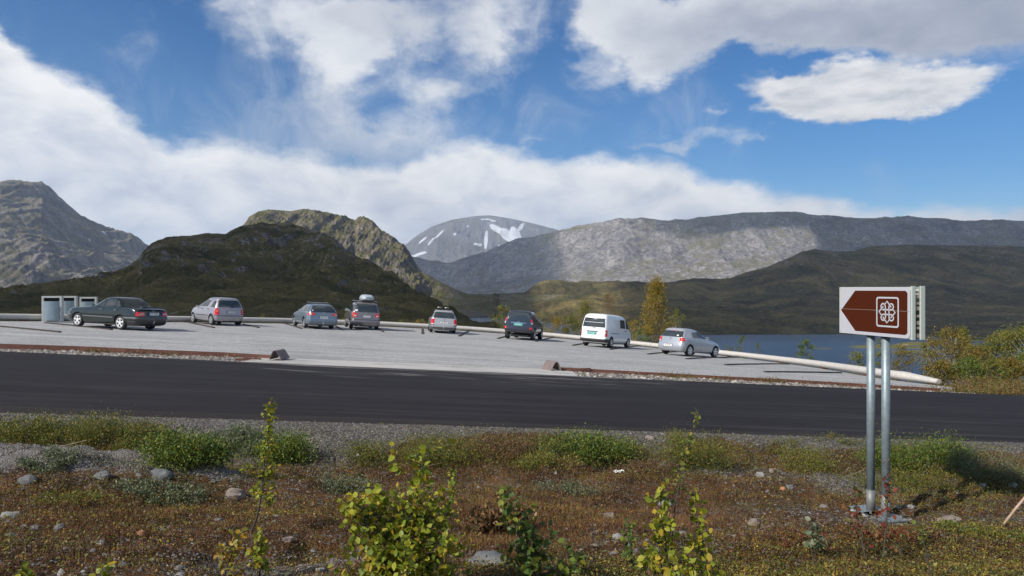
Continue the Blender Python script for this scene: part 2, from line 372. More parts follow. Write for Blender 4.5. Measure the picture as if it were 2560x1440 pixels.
# dark moor and knoll just beyond the car park
knoll = hill('hill', [(-700,700),(-200,738),(0,734),(110,722),(180,714),(235,703),(285,689),(325,668),(350,650),(358,632),(372,620),(400,605),(450,593),(500,588),(545,586),(565,587),(600,569),(640,562),(690,560),(725,559),(765,571),(797,580),(844,606),(890,650),(937,668),(1000,706),(1047,740),(1094,765),(1150,796),(1180,810),(1240,819),(1300,832),(1400,850),(1500,885),(1620,950)],
     [(-700,812),(0,808),(600,808),(850,812),(1060,822),(1240,840),(1400,870),(1620,990)],
     [(-700,520),(0,520),(280,560),(362,600),(560,700),(725,820),(900,640),(1047,430),(1150,260),(1300,150),(1620,95)], [(-700,120),(1000,112),(1300,84),(1620,72)],
     -700, 1620, 1250, 300, [(0,0),(.12,.10),(.35,.30),(.55,.52),(.75,.80),(.88,.95),(1,1)], 11, 70, M_knoll, seed=3, gully=.5, edge=1.0, smooth=0, foot_drop=14)
ridge = hill('hill', [(380,640),(480,600),(560,600),(603,570),(622,545),(645,529),(672,524),(725,528),(759,522),(781,527),(815,535),(844,541),(870,546),(887,553),(896,545),(909,545),(931,553),(953,577),(987,599),(1012,617),(1031,645),(1056,683),(1094,702),(1141,724),(1172,735),(1219,737),(1250,741),(1290,747),(1340,758),(1420,775)],
     [(380,760),(1000,790),(1100,790),(1180,791),(1420,796)],
     [(380,1900),(900,2300),(1056,2000),(1172,1750),(1420,1620)], [(380,1250),(900,1200),(1060,1300),(1172,1440),(1420,1450)],
     380, 1420, 850, 240, [(0,0),(.2,.14),(.4,.33),(.65,.70),(.85,.94),(1,1)], 26, 170, M_ridge, seed=11, rid=.6, gully=.7, smooth=0, edge=.35, fine=.45, tail=[(1040,1),(1110,.35),(1180,.12)])
east = hill('hill', [(1232,796),(1262,772),(1299,741),(1325,722),(1345,710),(1369,705),(1422,710),(1470,708),(1517,706),(1541,707),(1563,712),(1650,712),(1686,709),(1731,698),(1809,700),(1837,693),(1900,673),(1982,644),(2002,631),(2036,624),(2086,629),(2130,628),(2177,616),(2271,612),(2400,614),(2560,616),(3300,600)],
     [(1232,797),(1262,795),(1310,798),(1400,812),(1500,828),(1600,836),(1700,838),(1800,838),(2110,836),(2350,843),(2480,856),(2560,862),(2900,872),(3300,880)],
     [(1232,1700),(1300,2000),(1400,2100),(1650,2000),(1900,2200),(2560,2600),(3300,2600)], [(1232,1384),(1262,1420),(1310,1366),(1400,1158),(1500,986),(1600,918),(1700,903),(2110,918),(2350,866),(2480,783),(2560,750),(2900,701),(3300,666)],
     1232, 3300, 1000, 260, [(0,0),(.15,.10),(.35,.28),(.5,.46),(.62,.55),(.8,.86),(.92,.97),(1,1)], 38, 380, M_east, seed=21, rid=.35, gully=.25, shore=.4, smooth=0, edge=.4, stretch=.7)
grey = hill('mountain', [(760,690),(1010,640),(1035,648),(1060,656),(1100,662),(1130,665),(1162,652),(1218,635),(1260,613),(1295,601),(1334,598),(1352,589),(1401,578),(1447,570),(1499,561),(1552,551),(1580,553),(1661,556),(1717,554),(1774,541),(1861,531),(1945,531),(1996,533),(2086,543),(2170,546),(2268,542),(2338,550),(2365,550),(2389,554),(2439,553),(2483,550),(2560,552),(3300,545)],
     [(760,745),(1200,746),(1300,745),(1500,738),(2000,735),(3300,735)],
     [(760,6200),(1200,5600),(1552,5400),(2560,5200),(3300,5000)], [(760,4600),(1200,4300),(1552,3900),(2560,3600),(3300,3500)],
     760, 3300, 1100, 260, CLIFF, 60, 800, M_grey, seed=41, rid=.55, gully=.38, gsc=1.7, smooth=1, edge=.02, fine=.42)
left = hill('mountain', [(-700,430),(-300,470),(-60,462),(0,456),(25,453),(55,456.5),(90,462),(107,463),(120,476),(142,496),(175,526),(205,545),(232,561),(249,570),(273,579),(328,594),(347,605),(366,621),(420,650),(600,700)],
     [(-700,745),(0,738),(600,742)], [(-700,3600),(0,3500),(250,3900),(600,4600)], [(-700,1700),(0,1800),(600,2600)],
     -700, 600, 700, 260, [(0,0),(.2,.12),(.45,.40),(.7,.74),(.88,.95),(1,1)], 75, 480, M_left, seed=51, rid=.6, gully=.6, fine=.22, smooth=0, edge=.25,
     snow=[(262,583,10,2.6,35),(224,600,4,1.6,60),(115,520,38,12,58,.30),(180,560,60,9,48,.30),(60,480,30,12,30,.22)])
snowp = hill('mountain', [(700,720),(880,690),(1010,615),(1040,590),(1080,566),(1130,549),(1190,540),(1225,538),(1280,547),(1340,560),(1400,577),(1470,592),(1600,640),(1760,700)],
     [(700,740),(1760,740)], [(700,10500),(1760,10500)], [(700,7600),(1760,7600)],
     700, 1760, 420, 110, PROF, 120, 1500, M_snow, seed=61, rid=.6, gully=.5, smooth=1, edge=.1, fine=.3,
     snow=[(1243,573,22,8,30),(1268,588,26,13,40),(1290,586,22,10,60),(1303,567,13,5,-50),(1215,599,5,24,4),(1200,612,6,4,0),(1098,586,15,2.5,-45),(1078,603,14,2.5,-50),(1057,600,14,2.5,-40),(1052,634,18,3.5,-15),(1035,640,10,2.5,0),(1232,552,9,2,10),(1190,610,8,3,0),(1169,566,4,2,-60),(1215,548,14,2,0),(1137,585,5,3,-30),(1247,615,4,3,0)])

# islands and shoals in the lake
def island(px, py, w, d, h, seed):
    Y = LAKE/px_v(py); X = px_u(px)*Y; n = 40; a = np.linspace(0, 2*PI, n, endpoint=False); V = [(X, Y, LAKE+h)]; Fc = []
    rings = 7
    for r in range(1, rings+1):
        k = r/rings; rr = 1+.35*fbm(np.cos(a)*1.5+seed, np.sin(a)*1.5, 4, seed)*2*k
        for q in range(n): V.append((X+math.cos(a[q])*w*k*rr[q], Y+math.sin(a[q])*d*k*rr[q], LAKE-1.2+(h+1.2)*(1-k**2)+.6*float(fbm(np.array([q*.7]), np.array([r*.9]), 3, seed)[0])))
    m = MB(); fs = [(0, 1+q, 1+(q+1) % n) for q in range(n)]
    for r in range(rings-1):
        for q in range(n): fs.append((1+r*n+q, 1+(r+1)*n+q, 1+(r+1)*n+(q+1) % n, 1+r*n+(q+1) % n))
    m.add(V, fs); return tag(m.build('island', M_isl, smooth=True), kind='structure')
M_isl = mat_hill('island_heath', (.16,.14,.05), (.10,.10,.04), (.42,.36,.28), (.25,.22,.18), .1, 12, bumpd=.4, steep=(.7,.99))
for a in [(2215,868,44,22,2.6,1),(2330,880,55,14,1.8,2),(2150,866,10,5,.9,3),(2060,871,16,3,.5,4),(2290,862,26,10,3.2,5),(2420,884,30,9,1.3,6),(2500,872,45,16,3.5,7)]: island(*a)

# lake
def build_lake():
    m = bpy.data.materials.new('water'); m.use_nodes = True; t = NT(m.node_tree); b = t.n['Principled BSDF']
    b.inputs['Base Color'].default_value = (.012, .045, .105, 1); b.inputs['Roughness'].default_value = .16; b.inputs['Specular IOR Level'].default_value = .5; b.inputs['IOR'].default_value = 1.33
    g = t.new('ShaderNodeNewGeometry'); p = t.mapping(g.outputs['Position'], rot=(0, 0, .5), sc=(.25, .7, 1))
    h = t.math('ADD', t.noise(p, 1.0, 5, .65), t.math('MULTIPLY', t.noise(p, .12, 3), 1.5))
    bn = t.new('ShaderNodeBump'); bn.inputs['Strength'].default_value = 1.0; bn.inputs['Distance'].default_value = .9
    t.l.new(h, bn.inputs['Height']); t.l.new(bn.outputs[0], b.inputs['Normal'])
    np_mesh('water', [(-6000, 40, LAKE), (6000, 40, LAKE), (6000, 6500, LAKE), (-6000, 6500, LAKE)], [(0, 1, 2, 3)], [m])['kind'] = 'structure'
build_lake()

# ------------------------------------------------------------------ the barrier line round the car park
BAR = [(-30,24.5),(-27.6,29.3),(-24.8,34.3),(-22.4,38.3),(-20.0,41.8),(-17.4,45.3),(-15,48.1),(-12.4,50.3),(-9.4,51.9),(-6.7,52.9),(-3.9,53.6),(-1.2,54.0),(2.4,54.0),(5.6,53.2),(8.8,51.7),(11.4,49.4),(13.2,46.6),(14.5,43.2),(15.1,39.6),(15.2,36.0),(14.9,32.2),(14.5,29.0),(14.35,26.6),(14.8,24.6)]
def smooth_line(pts, n):
    P = np.array(pts, float); out = []
    for i in range(len(P)-1):
        p0 = P[max(i-1, 0)]; p1 = P[i]; p2 = P[i+1]; p3 = P[min(i+2, len(P)-1)]
        for k in range(n):
            t = k/n; out.append(.5*((2*p1)+(-p0+p2)*t+(2*p0-5*p1+4*p2-p3)*t*t+(-p0+3*p1-3*p2+p3)*t**3))
    out.append(P[-1]); return np.array(out)
BARS = smooth_line(BAR, 6)

# ground: one sheet to the horizon, polar grid round the camera
_baz = np.arctan2(BARS[:, 0], BARS[:, 1]); _br = np.hypot(BARS[:, 0], BARS[:, 1])
_o = np.argsort(_baz); _laz = np.array([-85, -75, -62]); _lr = np.array([150, 62, 44.]); _raz = np.array([36, 45, 60, 75, 85]); _rr = np.array([30.5, 35, 50, 100, 160.])
RB_AZ = np.concatenate([np.radians(_laz), _baz[_o], np.radians(_raz)]); RB_R = np.concatenate([_lr, _br[_o], _rr])
def rim_r(az): return np.interp(az, RB_AZ, RB_R)
def ground_z(X, Y):
    az = np.arctan2(X, Y); r = np.hypot(X, Y); rb = rim_r(az); d = np.maximum(r-rb, 0)
    s = np.minimum(1, rb/np.maximum(r, .1)); Xb, Yb = X*s, Y*s
    dn = Yb-road_near(Xb)
    zin = np.where(dn < 3, fore_z(Xb, np.maximum(Yb, -2))-.16, np.where(Yb < road_far(Xb)+.5, -2.4-.05*Xb-.12, lot_z(Xb, Yb)-.10))
    drop = np.where(d < 6, d*.10, .6+(d-6)*.17); drop = np.where(d > 70, 11.5+(d-70)*.22, drop)
    heath = np.where(az > math.radians(30), .8, 1.6)
    z = zin-drop*heath+.35*fbm(X*.25, Y*.25, 4, 2)*np.clip(d/3, 0, 1)
    return np.maximum(z, LAKE-2.5)
def build_ground():
    az = np.concatenate([np.radians(np.linspace(-180, -62, 24)), np.radians(np.linspace(-60, 60, 360)), np.radians(np.linspace(62, 180, 24))])
    r = np.concatenate([np.linspace(.5, 40, 90), np.geomspace(40.6, 140, 110), np.geomspace(145, 13000, 60)])
    A, R = np.meshgrid(az, r, indexing='ij'); X = R*np.sin(A); Y = R*np.cos(A)
    Zf = ground_z(X, np.where(Y < -.5, -.5, Y)); o = np_mesh('ground', np.stack([X, Y, Zf], -1).reshape(-1, 3), grid_faces(len(az), len(r))[:, ::-1], [M_near], smooth=True)
    tag(o, kind='structure')
build_ground()

# road: asphalt sheet with worn streaks and dust dragged out of the car park
def mat_road():
    m = bpy.data.materials.new('asphalt'); m.use_nodes = True; t = NT(m.node_tree); b = t.n['Principled BSDF']; b.inputs['Roughness'].default_value = .9; b.inputs['Specular IOR Level'].default_value = .15
    g = t.new('ShaderNodeNewGeometry'); p = g.outputs['Position']; sep = t.new('ShaderNodeSeparateXYZ'); t.l.new(p, sep.inputs[0])
    lp = t.mapping(p, rot=(0, 0, -.066)); streak = t.noise(t.mapping(lp, sc=(.045, 1.6, 1)), 2.0, 6, .6); fine = t.noise(p, 90, 4, .7); big = t.noise(p, .8, 4)
    c = t.mix(t.maprange(streak, .40, .70), (.0165,.0155,.0185), (.027,.0255,.029))
    c = t.mix(1., c, t.ramp(fine, [(.3, .72), (.7, 1.35)]), 'MULTIPLY'); c = t.mix(1., c, t.ramp(big, [(.3, .9), (.7, 1.12)]), 'MULTIPLY')
    d = t.math('SUBTRACT', t.math('SUBTRACT', t.math('MULTIPLY_ADD', sep.outputs[0], .055, 19.9), sep.outputs[1]), 0.0)   # metres in from the far edge
    d2 = t.math('SUBTRACT', sep.outputs[1], t.math('MULTIPLY_ADD', sep.outputs[0], .078, 12.42))
    dust = t.maprange(t.noise(t.mapping(p, rot=(0, 0, .16), sc=(.22, 2.2, 1)), 1.6, 5, .6, .6), .54, .70)
    wx = t.math('MULTIPLY', t.maprange(sep.outputs[0], -9, -6), t.maprange(sep.outputs[0], 5.5, 1.5)); wy = t.maprange(d, 3.2, .2)
    ed = t.maprange(t.math('ADD', d, t.math('MULTIPLY', big, .4)), .50, .2); ed2 = t.math('MULTIPLY', t.maprange(t.math('ADD', d2, t.math('MULTIPLY', fine, .25)), .38, .18), .55)
    c = t.mix(t.math('MULTIPLY', t.math('MULTIPLY', wx, wy), dust), c, (.26,.25,.24))
    c = t.mix(t.math('MULTIPLY', t.math('MULTIPLY', wx, ed), .75), c, (.25,.24,.23)); c = t.mix(ed2, c, (.035,.032,.032))
    for off, w_, k in ((2.0, .10, .35), (5.9, .08, .25), (.62, .05, .5)):
        ln = t.maprange(t.math('ABSOLUTE', t.math('SUBTRACT', t.math('ADD', d2, t.math('MULTIPLY', big, .15)), off)), w_, 0)
        c = t.mix(t.math('MULTIPLY', t.math('MULTIPLY', ln, t.maprange(streak, .45, .6)), k), c, (.075,.072,.074))
    t.l.new(c, b.inputs['Base Color'])
    bn = t.new('ShaderNodeBump'); bn.inputs['Strength'].default_value = .45; bn.inputs['Distance'].default_value = .006; t.l.new(fine, bn.inputs['Height']); t.l.new(bn.outputs[0], b.inputs['Normal'])
    return m
def build_road():
    X = np.concatenate([np.linspace(-110, -26, 30), np.linspace(-25, 25, 260), np.linspace(26, 110, 30)]); tt = np.linspace(0, 1, 26)
    XX, T = np.meshgrid(X, tt, indexing='ij'); ra = .05*fbm(XX*1.3, XX*0, 4, 4); Y = (road_near(XX)+ra)*(1-T)+(road_far(XX)+.03+ra*.5)*T
    Z = -2.4-.05*XX+.05*(1-(2*T-1)**2)+.004+.012*fbm(XX*.3, Y*.3, 3, 8)
    V = np.stack([XX, Y, Z], -1)
    lo = V[:, :1].copy(); lo[..., 2] -= .12; lo[..., 1] -= .07; V = np.concatenate([lo, V], 1)
    tag(np_mesh('road', V.reshape(-1, 3), grid_faces(len(X), V.shape[1]), [mat_road()], smooth=False), kind='structure')
build_road()

def mat_gravel(name, c1, c2, c3, sc=38, bump=.5, patches=None):
    m = bpy.data.materials.new(name); m.use_nodes = True; t = NT(m.node_tree); b = t.n['Principled BSDF']; b.inputs['Roughness'].default_value = .9; b.inputs['Specular IOR Level'].default_value = .2
    p = t.new('ShaderNodeNewGeometry').outputs['Position']
    vo = t.new('ShaderNodeTexVoronoi'); vo.inputs['Scale'].default_value = sc; t.l.new(p, vo.inputs['Vector'])
    ch = t.new('ShaderNodeSeparateXYZ'); t.l.new(vo.outputs['Color'], ch.inputs[0])
    c = t.ramp(ch.outputs[0], [(0, c1), (.55, c2), (1, c3)])
    big = t.noise(p, .35, 6, .6); mid = t.noise(p, 3.5, 5, .7)
    c = t.mix(1., c, t.ramp(big, [(.3, .86), (.7, 1.1)]), 'MULTIPLY'); c = t.mix(1., c, t.ramp(mid, [(.3, .85), (.7, 1.12)]), 'MULTIPLY')
    tr = t.noise(t.mapping(p, rot=(0, 0, .25), sc=(.10, 1.1, 1)), 1.5, 4, .6); c = t.mix(t.math('MULTIPLY', t.maprange(tr, .53, .63), .45), c, c3)
    tr2 = t.noise(t.mapping(p, rot=(0, 0, -.5), sc=(.12, .9, 1)), 1.2, 4, .6); c = t.mix(t.math('MULTIPLY', t.maprange(tr2, .55, .63), .50), c, c1)
    t.l.new(c, b.inputs['Base Color']); bn = t.new('ShaderNodeBump'); bn.inputs['Strength'].default_value = bump; bn.inputs['Distance'].default_value = .02
    t.l.new(t.math('ADD', t.math('MULTIPLY', vo.outputs['Distance'], -20/sc*1.5), mid), bn.inputs['Height']); t.l.new(bn.outputs[0], b.inputs['Normal'])
    return m
M_gravel = mat_gravel('lot_gravel', (.23,.23,.233), (.345,.342,.345), (.47,.465,.46), 30, .35)
M_shoulder = mat_gravel('verge_gravel', (.10,.09,.08), (.20,.185,.17), (.34,.31,.28), 14, .8)

# steel edging line (front edge of the car park), far from the road by a stony strip
EDGE_L = [unproj(x, y) for x, y in ((-700,840),(-300,851),(0,870),(200,876),(400,885),(560,891),(676,898))]
EDGE_R = [unproj(x, y) for x, y in ((1402,928),(1600,939),(1800,950),(2000,960),(2200,972),(2350,981))]
def edge_y(X):
    pts = sorted([(p.x, p.y) for p in EDGE_L+EDGE_R]); return np.interp(X, [p[0] for p in pts], [p[1] for p in pts])
def build_lot():
    n = 420; k = 90
    i = np.linspace(0, 1, n); L = np.concatenate([[0], np.cumsum(np.hypot(*np.diff(BARS, axis=0).T))]); L /= L[-1]
    bx = np.interp(i, L, BARS[:, 0]); by = np.interp(i, L, BARS[:, 1]); fx = np.interp(i, [0, 1], [EDGE_L[0].x, EDGE_R[-1].x]); fx = EDGE_L[0].x+(EDGE_R[-1].x+.0-EDGE_L[0].x)*i; fy = edge_y(fx)
    T = np.linspace(0, 1.0, k)[None, :]; X = fx[:, None]*(1-T)+bx[:, None]*T; Y = fy[:, None]*(1-T)+by[:, None]*T
    Z = lot_z(X, Y)+.02*fbm(X*.5, Y*.5, 4, 6)+.01*fbm(X*3, Y*3, 3, 7)
    tag(np_mesh('car_park', np.stack([X, Y, Z], -1).reshape(-1, 3), grid_faces(n, k), [M_gravel], smooth=True), kind='structure')
    # stony strip between road and edging, on both sides of the entrance
    for (a, b) in ((EDGE_L[0].x, EDGE_L[-1].x+.3), (EDGE_R[0].x-.3, EDGE_R[-1].x+9)):
        xs = np.linspace(a, b, 240); T = np.linspace(0, 1, 14)[None, :]; y0 = road_far(xs)[:, None]-.05; y1 = np.maximum(edge_y(np.clip(xs, None, EDGE_R[-1].x))+.1, road_far(xs)+.3)[:, None]
        X = xs[:, None]+0*T; Y = y0*(1-T)+y1*T; z0 = -2.4-.05*X-.03; z1 = lot_z(X, Y)-.10; Z = z0*(1-T)+z1*T+.05*fbm(X*4, Y*4, 4, 12)-.05*np.sin(PI*T)
        tag(np_mesh('verge', np.stack([X, Y, Z], -1).reshape(-1, 3), grid_faces(240, 14), [M_shoulder], smooth=True), kind='structure')
    # pale concrete apron at the entrance
    m = bpy.data.materials.new('apron'); m.use_nodes = True; t = NT(m.node_tree); b = t.n['Principled BSDF']; b.inputs['Roughness'].default_value = .85
    p = t.new('ShaderNodeNewGeometry').outputs['Position']
    s1 = t.noise(t.mapping(p, rot=(0, 0, .5), sc=(.35, 2.4, 1)), 1.1, 6, .6, 1.2); s2 = t.noise(t.mapping(p, rot=(0, 0, -.35), sc=(.3, 2.6, 1)), 1.3, 6, .6, .8)
    c = t.mix(t.math('MULTIPLY', t.maprange(s1, .52, .62), .7), (.46,.44,.415), (.20,.195,.19)); c = t.mix(t.math('MULTIPLY', t.maprange(s2, .55, .63), .6), c, (.22,.215,.21))
    c = t.mix(1., c, t.ramp(t.noise(p, 25, 5, .7), [(.3, .85), (.7, 1.1)]), 'MULTIPLY'); t.l.new(c, b.inputs['Base Color'])
    xs = np.linspace(EDGE_L[-1].x-.35, EDGE_R[0].x+.35, 120); T = np.linspace(0, 1, 12)[None, :]
    X = xs[:, None]+0*T; y0 = road_far(xs)[:, None]-.02; y1 = (edge_y(xs)+.25)[:, None]; y1 = np.maximum(y1, y0+.1); Y = y0*(1-T)+y1*T; Z = (-2.4-.05*X+.014)*(1-T)+(lot_z(X, Y)+.024)*T
    tag(np_mesh('pavement', np.stack([X, Y, Z], -1).reshape(-1, 3), grid_faces(120, 12), [m], smooth=True), kind='structure')
build_lot()

# ------------------------------------------------------------------ foreground bank
def gravel_w(X, Y):
    d = road_near(X)-Y
    px = 1280+F*X/Y
    w = sstep(1.0, .1, d+1.1*fbm(X*.8, Y*.8, 4, 14))
    for (cx, cy, rx, ry, k) in ((-4.9,8.7,1.5,.55,.62),(-7.0,8.7,1.4,.55,.62),(-5.0,9.0,2.6,.22,.5),(-3.4,10.9,1.7,.9,.9),(5.3,10.8,1.3,.7,.8),(2.9,11.2,.9,.5,.8),(-7.4,11.2,1.2,.6,.6),(3.0,7.6,1.5,.8,.35),(-1.9,5.3,.8,.5,.7),(4.6,8.6,1.4,.5,.5),(-.9,7.0,.7,.4,.5),(1.3,6.6,.6,.3,.5),(6.5,8.6,1.0,.4,.35)):
        w = w+k*np.exp(-((X-cx)/rx)**2-((Y-cy)/ry)**2)
    return np.clip(w, 0, 1)
def bedrock_w(X, Y):
    yc = 8.88+.12*np.sin(X*1.3); w = np.exp(-((Y-yc)/.34)**2)*sstep(-2.9, -3.7, X)*sstep(-9.5, -8.5, X)+.8*np.exp(-((X+5.6)/.7)**2-((Y-8.35)/.25)**2)+.7*np.exp(-((X+1.2)/.5)**2-((Y-5.6)/.15)**2)
    return np.clip(w*(1+1.0*fbm(X*1.5, Y*3, 3, 44)*2), 0, 1)
def build_fore():
    X = np.linspace(-12.5, 12.5, 900); T = np.linspace(0, 1, 460)[None, :]; xs = X[:, None]
    Y = (2.2)*(1-T)+(road_near(xs)+.16)*T; XX = xs+0*T; Z = fore_z(XX, Y); G = gravel_w(XX, Y)
    Z = Z+G*.02*fbm(XX*22, Y*22, 3, 3)
    Z = np.where(Y > road_near(XX)-.02, np.minimum(Z, -2.4-.05*XX-.03), Z)
    m = bpy.data.materials.new('verge_soil'); m.use_nodes = True; t = NT(m.node_tree); b = t.n['Principled BSDF']; b.inputs['Roughness'].default_value = .95; b.inputs['Specular IOR Level'].default_value = .15
    p = t.new('ShaderNodeNewGeometry').outputs['Position']; at = t.new('ShaderNodeAttribute', attribute_name='gravel')
    vo = t.new('ShaderNodeTexVoronoi'); vo.inputs['Scale'].default_value = 42; t.l.new(p, vo.inputs['Vector']); ch = t.new('ShaderNodeSeparateXYZ'); t.l.new(vo.outputs['Color'], ch.inputs[0])
    peb = t.ramp(ch.outputs[0], [(0, (.045,.042,.038)), (.4, (.095,.088,.082)), (.8, (.15,.142,.133)), (1, (.26,.245,.225))])
    n1 = t.noise(p, 1.3, 8, .7, .6); n2 = t.noise(p, 11, 6, .7); n3 = t.noise(p, 60, 4, .7)
    soil = t.ramp(n1, [(.30, (.022,.015,.012)), (.42, (.066,.035,.018)), (.50, (.115,.055,.022)), (.58, (.085,.062,.020)), (.70, (.034,.034,.013))])
    soil = t.mix(t.maprange(n2, .56, .66), soil, (.055,.049,.046)); soil = t.mix(1., soil, t.ramp(t.noise(p, .9, 6, .7, 1.), [(.36, .45), (.6, 1.2)]), 'MULTIPLY'); soil = t.mix(1., soil, t.ramp(n3, [(.3, .5), (.7, 1.5)]), 'MULTIPLY')
    spk = t.maprange(t.math('ADD', ch.outputs[1], t.math('MULTIPLY', n1, .35)), 1.02, 1.08); soil = t.mix(spk, soil, (.14,.13,.12))
    gw = t.maprange(t.math('ADD', at.outputs['Fac'], t.math('MULTIPLY', t.math('SUBTRACT', n2, .5), .9)), .35, .62)
    c = t.mix(gw, soil, peb); ar = t.new('ShaderNodeAttribute', attribute_name='bedrock')
    rw = t.maprange(t.math('ADD', ar.outputs['Fac'], t.math('MULTIPLY', t.math('SUBTRACT', n2, .5), 1.1)), .38, .55); rcol = t.ramp(t.math('ADD', t.math('MULTIPLY', n3, .5), t.math('MULTIPLY', n1, .5)), [(.36, (.07,.06,.062)), (.47, (.14,.125,.12)), (.56, (.21,.195,.19)), (.66, (.30,.28,.265))])
    c = t.mix(rw, c, rcol); t.l.new(c, b.inputs['Base Color'])
    bn = t.new('ShaderNodeBump'); bn.inputs['Strength'].default_value = .9; bn.inputs['Distance'].default_value = .02
    t.l.new(t.math('ADD', t.math('MULTIPLY', vo.outputs['Distance'], -1.2), t.math('MULTIPLY', n3, 1.0)), bn.inputs['Height']); t.l.new(bn.outputs[0], b.inputs['Normal'])
    o = np_mesh('ground', np.stack([XX, Y, Z], -1).reshape(-1, 3), grid_faces(900, 460), [m], smooth=True)
    a = o.data.attributes.new('gravel', 'FLOAT', 'POINT'); a.data.foreach_set('value', G.ravel().astype(np.float32)); a = o.data.attributes.new('bedrock', 'FLOAT', 'POINT'); a.data.foreach_set('value', bedrock_w(XX, Y).ravel().astype(np.float32)); tag(o, kind='structure')
build_fore()

# ------------------------------------------------------------------ unseen clouds overhead and behind, shaped to cast the cloud shadows on the hills
def cloud(name, pts, H, thick, seed, soft=60):
    """pts: ground outline (x,y,z) of the shaded area; the cloud itself floats at height H up the sun's rays"""
    c = bpy.data.objects  # outline projected along the sun direction
    P = []
    for x, y, z in pts:
        k = (H-z)/SUNV.z; P.append((x+SUNV.x*k, y+SUNV.y*k))
    P = np.array(P+[P[0]]); P = smooth_line(P, 8)[:-1]; cen = P.mean(0); n = len(P); V = []; fs = []
    levels = 7; fs = []; base = 0
    ph = np.arange(n); jag = 1+.05*fbm(np.cos(ph*2*PI/n)*6+seed, np.sin(ph*2*PI/n)*6, 5, seed)*2; rad = np.hypot(*(P-cen).T).mean()
    for sh, grow in enumerate((soft, soft*.33, -soft*.33, -soft)):
        g_ = 1+grow/rad; th = thick*(1-.2*sh)
        for l in range(levels):
            a = PI*(l/(levels-1)); k = g_*(1-.10*(1-math.sin(a))); zz = H-math.cos(a)*th
            for q in range(n):
                x, y = cen+(P[q]-cen)*k*jag[q]; V.append((x, y, zz+th*.3*float(fbm(np.array([x/500]), np.array([y/500+l]), 3, seed)[0])))
        for l in range(levels-1):
            for q in range(n): fs.append((base+l*n+q, base+l*n+(q+1) % n, base+(l+1)*n+(q+1) % n, base+(l+1)*n+q))
        fs.append(tuple(base+k for k in range(n))[::-1]); fs.append(tuple(base+(levels-1)*n+q for q in range(n))); base = len(V)
    m = MB(); m.add(V, fs); o = m.build(name, M_cloud, smooth=True); return tag(o, kind='stuff')
M_cloud = mat('cloud_white', (.85,.85,.87), .95, spec=0.)
_t = NT(M_cloud.node_tree); _mx = _t.new('ShaderNodeMixShader'); _mx.inputs[0].default_value = .26; _tr = _t.new('ShaderNodeBsdfTransparent')
_t.l.new(_tr.outputs[0], _mx.inputs[1]); _t.l.new(_t.n['Principled BSDF'].outputs[0], _mx.inputs[2]); _t.l.new(_mx.outputs[0], _t.n['Material Output'].inputs[0])
cz = 2600
cloud('cloud', [(-900,175,0),(-300,140,0),(0,135,-5),(20,140,-8),(30,190,-30),(40,420,-40),(-40,800,10),(-160,1100,60),(-330,1250,80),(-560,1250,60),(-900,1000,40)], cz, 160, 1, 22)
cloud('cloud', [(205,880,-60),(320,1500,-20),(455,2300,40),(900,2500,120),(1700,2900,170),(3000,3000,170),(2900,860,-50),(1500,870,-60),(700,850,-60),(330,850,-60)], cz, 170, 2, 20)
cloud('cloud', [(-110,1400,-40),(-5,1350,-40),(30,2350,40),(-110,2350,30)], cz, 50, 3, 8)
cloud('cloud', [(-900,4300,0),(60,4150,0),(190,4900,220),(330,5700,420),(-300,5900,300),(-900,5500,100)], cz+100, 150, 4, 130)
cloud('cloud', [(1700,3850,-20),(2000,4500,180),(2200,5000,390),(1800,5000,400),(1330,4950,395),(1150,5200,470),(1000,5600,540),(1500,6100,540),(5200,6100,540),(5200,3700,0)], cz+100, 160, 5, 150)

# ------------------------------------------------------------------ air
def build_haze():
    m = bpy.data.materials.new('haze_air'); m.use_nodes = True; t = NT(m.node_tree); t.n.clear()
    o = t.new('ShaderNodeOutputMaterial'); v = t.new('ShaderNodeVolumePrincipled'); t.l.new(v.outputs[0], o.inputs['Volume'])
    v.inputs['Color'].default_value = (.66, .80, 1.0, 1); v.inputs['Density'].default_value = HAZE; v.inputs['Anisotropy'].default_value = .1
    b = MB(); b.box((0, 6400, 470), (30000, 40000, 1080)); h = b.build('haze', m); h['kind'] = 'stuff'
HAZE = 6.0e-5
build_haze()

# ------------------------------------------------------------------ cars
def paint(name, col, metal=.35, rough=.28): return mat(name, col, rough, metal, .5, coat=.8)
M_glass = mat('car_glass', (.030,.038,.040), .04, 0, 1.0)
M_tyre = mat('tyre_rubber', (.022,.022,.023), .85, vary=(20, .8, 1.3))
M_black = mat('black_plastic', (.028,.028,.030), .55)
M_dark = mat('dark_cavity', (.010,.010,.011), .9)  # near-black for liners and hollows; the hollows' shade is in the colour
M_rim = mat('alloy', (.62,.62,.64), .3, .7)
M_red = mat('red_lens', (.62,.012,.018), .12, 0, .6, coat=.6)
M_clear = mat('clear_lens', (.65,.62,.60), .15, 0, .6, coat=.6)
M_orange = mat('orange_lens', (.62,.20,.06), .15, 0, .6, coat=.5)
M_rimw = mat('silver_painted_rim', (.72,.72,.73), .35, .1)
M_chrome = mat('chrome', (.75,.76,.78), .12, .95)
M_plate = mat('plate_white', (.72,.72,.70), .4); M_plateg = mat('plate_green', (.02,.36,.27), .4); M_blue = mat('plate_blue', (.02,.07,.30), .4)
M_ink = mat('plate_ink', (.02,.02,.02), .5); M_sticker = mat('sticker', (.70,.74,.70), .5); M_rail = mat('rail_alu', (.55,.56,.58), .35, .7)
M_greytrim = mat('grey_trim', (.10,.10,.105), .5)

